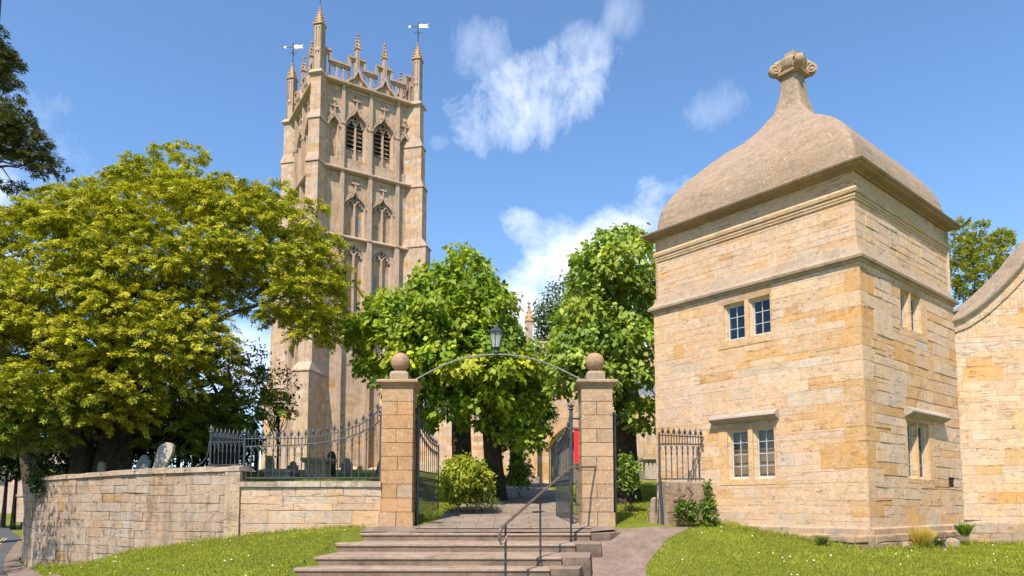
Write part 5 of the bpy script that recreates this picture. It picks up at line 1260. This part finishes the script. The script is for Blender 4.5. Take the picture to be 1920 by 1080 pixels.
# unseen tree added outside the frame at the left to shade the wall end
rt = P(-260, 1000, 12.5); th = thing('offscreen_shade_tree', 'unseen young tree added by the road to shade the churchyard wall end', 'tree', (-14.2, 11.6, -1.2))
lb = [(Vector((-12.3+a, 13.7+b, 4.0+c)), r_) for a, b, c, r_ in ((0,0,0,.8),(-.9,-.5,.6,.9),(-.4,.7,1.2,.7),(-1.8,0,.2,.9),(.2,-.4,1.6,.5),(-1.2,.4,1.9,.8))]
foliage('crown', lb, dict(hspec, cl=30, nl=10), 77, th, (-14.2,11.6,-1.2), M_LEAF)
m = MB(); trunk(m, -14.2, 11.6, -1.4, 2.8, .16, .09, (.3,.3), 8, .1, 2); m.build('trunk', M_BARK, th, (-14.2,11.6,-1.2))
m = MB(); limbs(m, (-13.9,11.9,2.4), lb, 6, .06, 3); m.build('limbs', M_BARK, th, (-14.2,11.6,-1.2))
# limes
LIME = [(.24,.32,.022),(.15,.24,.018),(.34,.40,.028),(.11,.19,.018),(.46,.46,.03),(.19,.28,.02)]
lspec = dict(mode='leaf', cl=56, nl=11, ll=.155, lw=.135, cr=.10, flat=.85, outw=.8, droop=.55, pal=LIME, up=.25, r0=.72, ld=.35)
b4 = P(932, 893, 21.5)
lp1 = [(650,640),(652,600),(680,575),(690,545),(720,535),(760,535),(782,505),(815,500),(828,470),(850,468),(872,446),(900,460),(905,480),(935,500),(955,540),(972,560),(965,600),(1000,612),(998,650),(1010,690),(1018,730),(1020,800),(1005,858),(960,850),(905,815),(850,800),(830,822),(800,815),(770,790),(740,760),(715,745),(700,750),(680,735),(675,700),(655,680)]
tree('lime_tree', 'rounded bright green lime tree behind the left gate pier and lantern', 'lime tree', (b4.x, b4.y, HB(b4.x, b4.y)),
     [(lp1, 20.6, 2.5, .62, .40, 71, .6, None, .1, .9)], lspec, 10,
     [(b4.x, b4.y, HB(b4.x,b4.y)-.3, 4.4, .30, .22, (-.3,.0), 10, .18, 11), (P(868,880,25).x, 25, .6, 5.2, .36, .30, (-.1,.3), 10, .2, 12)], 26, .16, M_LEAF, M_BARK, 'lime trees along the church path', (b4.x-.6, b4.y, 3.9))
b5 = P(1172, 890, 20.5)
lp2 = [(1028,650),(1043,608),(1050,570),(1072,545),(1075,490),(1105,465),(1135,430),(1165,432),(1188,415),(1215,432),(1228,470),(1226,600),(1224,760),(1220,850),(1200,830),(1165,790),(1130,790),(1100,760),(1062,745),(1040,760),(1025,740),(1018,700)]
tree('lime_tree', 'tall bright green lime tree between the right gate pier and the pavilion', 'lime tree', (b5.x, b5.y, HB(b5.x, b5.y)),
     [(lp2, 20.0, 2.1, .62, .40, 81, .6, None, .3, .8), ([(1220,440),(1260,470),(1270,800),(1222,820)], 20.6, 1.5, .6, .5, 82, .5)], dict(lspec, pal=[(.27,.36,.055),(.20,.29,.04),(.33,.41,.07),(.14,.22,.03),(.40,.42,.05)]), 12,
     [(b5.x, b5.y, HB(b5.x,b5.y)-.3, 4.6, .36, .24, (.0,.0), 10, .18, 13)], 22, .15, M_LEAF, M_BARK, 'lime trees along the church path')
# a further lime behind, filling the middle of the avenue
b6 = P(985, 892, 29)
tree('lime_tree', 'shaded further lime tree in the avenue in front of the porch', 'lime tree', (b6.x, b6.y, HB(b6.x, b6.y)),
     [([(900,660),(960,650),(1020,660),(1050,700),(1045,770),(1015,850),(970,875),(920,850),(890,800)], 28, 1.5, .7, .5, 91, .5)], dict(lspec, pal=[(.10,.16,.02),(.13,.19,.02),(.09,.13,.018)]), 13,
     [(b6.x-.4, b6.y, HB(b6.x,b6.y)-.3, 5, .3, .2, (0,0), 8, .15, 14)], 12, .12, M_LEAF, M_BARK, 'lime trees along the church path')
# distant tree and right hand yew
b7 = P(1070, 900, 72)
tree('distant_tree', 'grey green distant tree rising behind the nave', 'tree', (b7.x, b7.y, 2),
     [([(1000,600),(1008,570),(1030,545),(1045,522),(1062,515),(1090,520),(1140,560),(1150,660),(1000,660)], 72, 4, 1.7, 1.1, 101, .3)], dict(hspec, cl=9, nl=14, ll=.32, lw=.24, cr=.4, pal=[(.09,.14,.06),(.12,.17,.07),(.07,.11,.05)]), 15,
     [(b7.x, b7.y, 0, 14, .5, .3, (0,0), 8, .1, 15)], 10, .2, M_LEAF)
b8 = P(1840, 900, 24)
shoots = [[(1780,470),(1788,440),(1798,412),(1806,404),(1812,430),(1822,455),(1830,430),(1842,420),(1852,440),(1858,470),(1870,440),(1880,425),(1886,450),(1895,430),(1903,445),(1908,462),(1898,490),(1890,520),(1870,560),(1800,580),(1770,560)]]
tree('yew_tree', 'upright bushy yew rising between the pavilion and the curved wall', 'yew tree', (b8.x, b8.y, 0),
     [(shoots[0], 24, 1.4, .42, .30, 111, .6), ([(1770,560),(1900,520),(1990,480),(1990,900),(1770,900)], 24, 1.4, .8, .7, 112, .3)], dict(yspec, cl=46, nl=30, ll=.11, lw=.04, cr=.15, droop=.0, rise=.7, sag=.1, flat=1.1, pal=[(.24,.26,.022),(.29,.29,.026),(.15,.18,.018),(.34,.31,.028)], tip=(.46,.43,.04), tipf=.6), 16,
     [(b8.x, b8.y, -.3, 5, .3, .2, (0,0), 8, .1, 16)], 14, .1)

# shrubs and wall plants
def shrub(name, label, pol, D, depth, lr, gap, seed, spec, cat='shrub', mat_=None, group=None, gfn=None):
    cx_ = sum(p[0] for p in pol)/len(pol); yb = max(p[1] for p in pol); q = P(cx_, yb, D)
    th = thing(name, label, cat, tuple(q), group); lb = crown_lobes(pol, D, depth, lr, gap, seed, .5)
    foliage('foliage', lb, spec, seed, th, tuple(q), mat_ or M_LEAF)
    m = MB(); limbs(m, (q.x, q.y, q.z+.02), lb, 14, .022, seed); m.build('stems', M_BARK, th, tuple(q))
sspec = dict(mode='leaf', cl=150, nl=8, ll=.095, lw=.07, cr=.055, flat=.9, outw=.7, droop=.25, pal=[(.34,.36,.035),(.28,.32,.03),(.40,.40,.04),(.20,.26,.025)], up=.3, r0=.55)
shrub('golden_bush', 'rounded golden green bush beside the path inside the gate', [(820,905),(826,878),(845,856),(880,852),(906,868),(920,892),(922,928),(905,950),(860,952),(824,945)], 17.6, .7, .36, .15, 121, sspec)
shrub('fern_clump', 'feathery pale green clump at the foot of the golden bush', [(880,945),(885,925),(910,918),(930,930),(928,947)], 17.2, .25, .16, .12, 122, dict(sspec, ll=.12, lw=.02, pal=[(.22,.27,.05),(.16,.21,.04)]), 'fern')
shrub('lime_suckers', 'leafy green suckers round the foot of the avenue trunk', [(945,918),(948,880),(968,862),(995,868),(1006,900),(990,920)], 22, .6, .38, .2, 123, dict(sspec, cl=90, pal=[(.20,.27,.03),(.15,.21,.02)]))
shrub('lime_suckers', 'leafy green suckers round the foot of the lime by the side gate', [(1158,935),(1158,870),(1172,845),(1195,855),(1200,880),(1198,925),(1180,940)], 17.6, .4, .28, .2, 124, dict(sspec, cl=90, pal=[(.20,.29,.04),(.16,.24,.03)]))
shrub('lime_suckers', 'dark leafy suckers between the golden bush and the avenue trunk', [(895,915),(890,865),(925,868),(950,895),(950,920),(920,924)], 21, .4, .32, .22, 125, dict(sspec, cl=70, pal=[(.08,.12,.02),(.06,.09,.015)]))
ivs = dict(sspec, cl=260, ll=.055, lw=.05, cr=.03, pal=[(.12,.20,.025),(.18,.26,.03),(.08,.14,.02)])
shrub('climbing_plant', 'green leafy climber sprawling over the brown stone block by the pavilion', [(1262,950),(1275,936),(1295,945),(1300,930),(1306,950),(1312,975),(1290,985),(1268,975)], 14.55, .10, .11, .08, 131, ivs, 'climber')
shrub('climbing_plant', 'green leafy climber rising up the pavilion wall beside the block', [(1315,985),(1312,945),(1322,930),(1325,900),(1331,902),(1336,925),(1345,960),(1348,988),(1330,990)], 14.7, .10, .10, .08, 132, ivs, 'climber')
shrub('wall_ivy', 'dark ivy hanging over the left corner of the tall churchyard wall', [(52,900),(62,886),(78,882),(92,896),(88,925),(78,948),(68,930),(56,918)], 17.5, .2, .18, .10, 133, dict(ivs, cl=120, ll=.09, lw=.07, pal=[(.06,.09,.02),(.09,.13,.03)]), 'ivy')
def tuft(name, label, px, py, D, n, h, spread, pal_, seed, w_=.012):
    rg = np.random.default_rng(seed); q = P(px, py, D); k = n
    a = rg.random(k)*6.28; rr = rg.random(k)**.5*spread*.35; p = np.stack([q.x+np.cos(a)*rr, q.y+np.sin(a)*rr, np.full(k, q.z-.02)], 1)
    d = norm(np.stack([np.cos(a)*spread/h*rg.random(k)*1.3, np.sin(a)*spread/h*rg.random(k)*1.3, np.ones(k)], 1)); s_ = norm(np.cross(d, rg.normal(size=(k,3))))
    c = np.array(pal_)[rg.integers(len(pal_), size=k)]*(.75+.5*rg.random((k,1)))
    o = leaf_mesh(name, p, d, s_, h*(.6+.5*rg.random(k)), np.full(k, w_), c, M_GRASSB, None, tuple(q), .25)
    return tag(o, label, 'plant')
tuft('dry_grass_tuft', 'straw yellow tuft of dry grass at the foot of the pavilion', 1722, 1032, 13.75, 1500, .55, .30, [(.62,.46,.10),(.70,.52,.14),(.50,.38,.08)], 1)
tuft('wild_plant', 'small bright green plant sprouting where the curved wall meets the pavilion', 1808, 1002, 14.9, 260, .30, .18, [(.14,.24,.03),(.20,.28,.03)], 2, .03)
tuft('wild_plant', 'small grey green weed in the pavilion plinth left of the dry tuft', 1541, 1018, 12.95, 160, .20, .16, [(.14,.19,.05),(.20,.24,.07)], 3, .03)
tuft('wild_plant', 'low weed growing beside the dry yellow tuft', 1760, 1022, 14.1, 120, .20, .14, [(.12,.17,.06)], 4, .035)
tuft('wild_plant', 'long grass sprouting at the foot of the left gate leaf', 812, 972, 15.1, 240, .26, .30, [(.16,.22,.03),(.22,.27,.04)], 5, .012)

# loose foundation stones by the dry tuft
for k, (px, py, D, r_, lb_) in enumerate(((1763,1024,14.2,.15,'rough brown foundation stone just right of the dry grass tuft'),(1785,1021,14.6,.17,'largest rough foundation stone jutting out near the wall corner'),(1694,1030,13.5,.13,'rough foundation stone just left of the dry grass tuft'))):
    q = P(px, py, D); m = MB(); rr = random.Random(k); n = 7
    rows = [[(q.x+r_*a*math.cos(6.283*i/n)*(1+rr.uniform(-.15,.15)), q.y+r_*a*math.sin(6.283*i/n)*.8, q.z-.08+h+rr.uniform(-.015,.015)) for i in range(n)] for a, h in ((1,-.05),(1.05,.06),(.85,.16),(.4,.21),(.03,.22))]
    m.grid(rows, (.30,.22,.15), False, True); tag(m.build('stone', M_LOW, None, (q.x,q.y,q.z)), lb_, 'stone', 'loose foundation stones')
# grass blades and daisies on the near banks
def pip(poly, X, Y):
    c = np.zeros(len(X), bool); j = len(poly)-1
    for i in range(len(poly)):
        xi, yi = poly[i]; xj, yj = poly[j]
        m_ = ((yi > Y) != (yj > Y))&(X < (xj-xi)*(Y-yi)/((yj-yi)+1e-12)+xi); c ^= m_; j = i
    return c
def lawn(label, polys, dens, fn, seed, h=(.03,.065)):
    rg = np.random.default_rng(seed); PX = []
    for pol in polys:
        pol = np.array(pol); mn, mx = pol.min(0), pol.max(0); n = int((mx-mn).prod()*dens)
        X = rg.random(n)*(mx[0]-mn[0])+mn[0]; Y = rg.random(n)*(mx[1]-mn[1])+mn[1]; k = pip(pol, X, Y); PX.append(np.stack([X[k], Y[k]], 1))
    XY = np.concatenate(PX); gx = {}
    # height by bilinear cache
    z = np.empty(len(XY)); cell = .25; ij = np.floor(XY/cell).astype(int)
    def H_(i, j):
        if (i, j) not in gx: gx[(i, j)] = fn(i*cell, j*cell)
        return gx[(i, j)]
    f = XY/cell-ij
    for a in range(len(XY)):
        i, j = ij[a]; u, v = f[a]; z[a] = (H_(i,j)*(1-u)+H_(i+1,j)*u)*(1-v)+(H_(i,j+1)*(1-u)+H_(i+1,j+1)*u)*v
    n = len(XY); p = np.stack([XY[:,0], XY[:,1], z-.005], 1)
    pn = np.array([noise.noise(Vector((x*1.1, y*1.1, 3)))*.6+noise.noise(Vector((x*4, y*4, 7)))*.4 for x, y in XY[:, :2]])
    d = norm(rg.normal(size=(n,3))*np.array([.45,.45,0])+np.array([0,0,1])); s_ = norm(np.cross(d, rg.normal(size=(n,3))))
    c = np.array([(.27,.295,.035),(.33,.34,.045),(.39,.38,.06),(.20,.245,.028)])[rg.integers(4, size=n)]*(1+.45*pn[:,None])*(.8+.4*rg.random((n,1)))
    ln_ = (h[0]+(h[1]-h[0])*rg.random(n))*(1+.7*pn)
    o = leaf_mesh('grass', p, d, s_, ln_, np.full(n, .011), np.clip(c, .01, 1), M_GRASSB, None, (0,0,0), .3); tag(o, label, 'grass', None, 'stuff')
    # daisies
    nd = int(n*.0007); ix = rg.integers(n, size=nd); m = MB()
    for k in ix:
        if pn[k] < -.05: continue
        r_ = .014*rg.uniform(.7, 1.2); q = p[k]; m.face([(q[0]+r_*math.cos(t_*1.05), q[1]+r_*math.sin(t_*1.05)*.9-.003, q[2]+.045+r_*.5*math.sin(t_*1.05)) for t_ in range(6)])
    if m.f: tag(m.build('daisies', M_DAISY), 'tiny white daisies scattered through the '+label.split(' ')[-1], 'flowers', None, 'stuff')
M_DAISY = simple_mat('daisy_petal', (.80,.80,.76), .7, 0, .05)
w2 = lambda l: [tuple(Pg(a, b, HF)[:2]) for a, b in l]
left_l = [(-3.2,13.6),(-2.8,14.55),(-5.5,14.55),(-7.1,15.1),(-8.6,15.65),(-10.2,16.4),(-11.2,17.0),(-9.3,13.6),(-7.5,10.5),(-2.5,9.6),(-3.3,10.4),(-3.6,11.4),(-3.3,12.2)]
right_l = [tuple(Pg(1300,991,HF)[:2]), tuple(Pg(1250,1015,HF)[:2]), tuple(Pg(1212,1061,HF)[:2]), (1.95,10.2), (9,9.2), (13.5,12.5), (13,15.2), (10.05,16.0), (6.45,12.75), (4.45,15.1), (3.9,15.0)]
lawn('short mown grass bank left of the steps', [left_l], 2600, HF, 1)
lawn('short mown grass bank before the pavilion', [right_l], 2300, HF, 2)
edge_l = [(-5.6,14.35),(-5.6,14.6),(-8.5,15.75),(-11.5,17.3),(-11.4,16.9),(-8.5,15.4)]
edge_r = [(3.6,15.5),(4.1,15.9),(6.45,12.72),(10.0,15.75),(13,15.0),(13,14.7),(10.05,15.3),(6.45,12.3)]
lawn('longer rough grass along the foot of the walls', [edge_l, edge_r, [(-5.5,14.35),(-5.5,14.6),(-3.0,14.6),(-3.0,14.35)]], 900, HF, 8, (.08,.17))
lawn('grass inside the gateways of the churchyard', [[(-2.2,14.9),(-1.75,15),(-1.4,20),(-1.2,27),(-5,27),(-2.6,20)], [(1.62,14.9),(3.2,14.9),(3.5,16.5),(5.5,22),(6.5,27),(1.6,27)]], 1300, HB, 3, (.03,.08))
lawn('churchyard grass behind the railing', [[(-5.4,15.1),(-2.8,15.1),(-3,22),(-10,22)]], 500, HB, 4, (.05,.12))

# ================================================================== sky, sun, world
SUN_EL, SUN_AZ = R(53), math.atan2(-.94, -.345)     # direction towards the sun in xy
wd_ = bpy.data.worlds.new('World'); SC.world = wd_; wd_.use_nodes = True; nt = wd_.node_tree; nt.nodes.clear(); t = NT(nt)
sky = t.n('ShaderNodeTexSky', sky_type='NISHITA'); sky.sun_disc = False; sky.sun_elevation = SUN_EL
sky.sun_rotation = math.pi/2-SUN_AZ; sky.air_density = 1.0; sky.dust_density = .25; sky.ozone_density = 1.0
tc = t.n('ShaderNodeTexCoord').outputs['Generated']
def dot(v): 
    o = t.n('ShaderNodeVectorMath', operation='DOT_PRODUCT'); t.l(tc, o.inputs[0]); o.inputs[1].default_value = v; return o.outputs['Value']
def cloud(px, py, hw, hh, rot, nz, thr, soft, gain=1.0):
    c = ray(px, py).normalized(); rt = Vector((c.y, -c.x, 0)).normalized(); up_ = rt.cross(c).normalized()
    a_ = rt*math.cos(rot)+up_*math.sin(rot); b_ = up_*math.cos(rot)-rt*math.sin(rot)
    u = t.math('DIVIDE', dot(a_), hw/F_); v = t.math('DIVIDE', dot(b_), hh/F_)
    r2 = t.math('ADD', t.math('MULTIPLY', u, u), t.math('MULTIPLY', v, v))
    mask = t.math('SUBTRACT', 1.0, r2)
    f = t.math('GREATER_THAN', dot(c), 0.0)
    e = t.math('ADD', t.math('MULTIPLY', mask, .55), t.math('MULTIPLY', t.math('SUBTRACT', nz, .5), 2.6))
    e = t.math('DIVIDE', t.math('SUBTRACT', e, thr), soft)
    cl = t.n('ShaderNodeClamp'); t.l(t.math('MULTIPLY', t.math('MULTIPLY', e, f), gain), cl.inputs[0]); cl.inputs['Max'].default_value = gain
    return cl.outputs[0]
def nz_(sc, rot=(0,0,0), scale=(1,1,1), det=8, ro=.62, dist=0):
    mp = t.n('ShaderNodeMapping'); mp.inputs['Rotation'].default_value = rot; mp.inputs['Scale'].default_value = scale; t.l(tc, mp.inputs['Vector'])
    o = t.n('ShaderNodeTexNoise'); o.inputs['Scale'].default_value = sc; o.inputs['Detail'].default_value = det; o.inputs['Roughness'].default_value = ro; o.inputs['Distortion'].default_value = dist; t.l(mp.outputs[0], o.inputs['Vector']); return o.outputs['Fac']
wis = nz_(13, (0, R(-35), 0), (1, 1, .42), 10, .66, .3); cum = nz_(9, (0,0,0), (1,1,1.2), 9, .55)
cl = [cloud(990,185,150,72,R(20),wis,.02,1.1,.95), cloud(905,100,60,75,R(50),wis,.2,1.3,.6), cloud(1085,110,80,60,R(50),wis,.14,1.3,.62), cloud(1352,200,60,42,R(25),wis,.10,1.5,.5), cloud(1160,25,40,45,R(55),wis,.1,1.6,.5), cloud(822,268,24,18,0,wis,.1,1.4,.4),
      cloud(1125,520,205,122,R(12),cum,-.10,.6,.88), cloud(1060,650,210,190,0,cum,.0,.6,.88), cloud(1225,440,70,35,0,cum,.1,.6,.8), cloud(20,360,150,130,0,wis,.1,1.4,.45), cloud(430,700,240,110,0,cum,.1,.9,.75), cloud(-60,420,160,90,0,cum,.1,.9,.8)]
acc = cl[0]
for c_ in cl[1:]: acc = t.math('MAXIMUM', acc, c_)
skyc = t.mix(1.0, sky.outputs['Color'], (.82, 1.03, 1.20), 'MULTIPLY')
colr = t.mix(acc, skyc, (7.0, 7.3, 8.0))
bg = t.n('ShaderNodeBackground'); t.l(colr, bg.inputs['Color']); bg.inputs['Strength'].default_value = .112
wo = t.n('ShaderNodeOutputWorld'); t.l(bg.outputs[0], wo.inputs['Surface'])
sl = bpy.data.lights.new('sun', 'SUN'); so = bpy.data.objects.new('sun', sl); COL.objects.link(so)
sl.energy = 4.2; sl.angle = R(.55); sl.color = (1.0, .89, .755)
sdir = Vector((math.cos(SUN_AZ)*math.cos(SUN_EL), math.sin(SUN_AZ)*math.cos(SUN_EL), math.sin(SUN_EL)))
so.rotation_euler = sdir.to_track_quat('Z', 'Y').to_euler(); so.location = (-10,-10,30)
vs = SC.view_settings; vs.view_transform = 'Standard'; vs.look = 'None'; vs.exposure = 0.85; vs.gamma = 1
SC.cycles.max_bounces = 6; SC.cycles.transparent_max_bounces = 12; SC.cycles.diffuse_bounces = 3
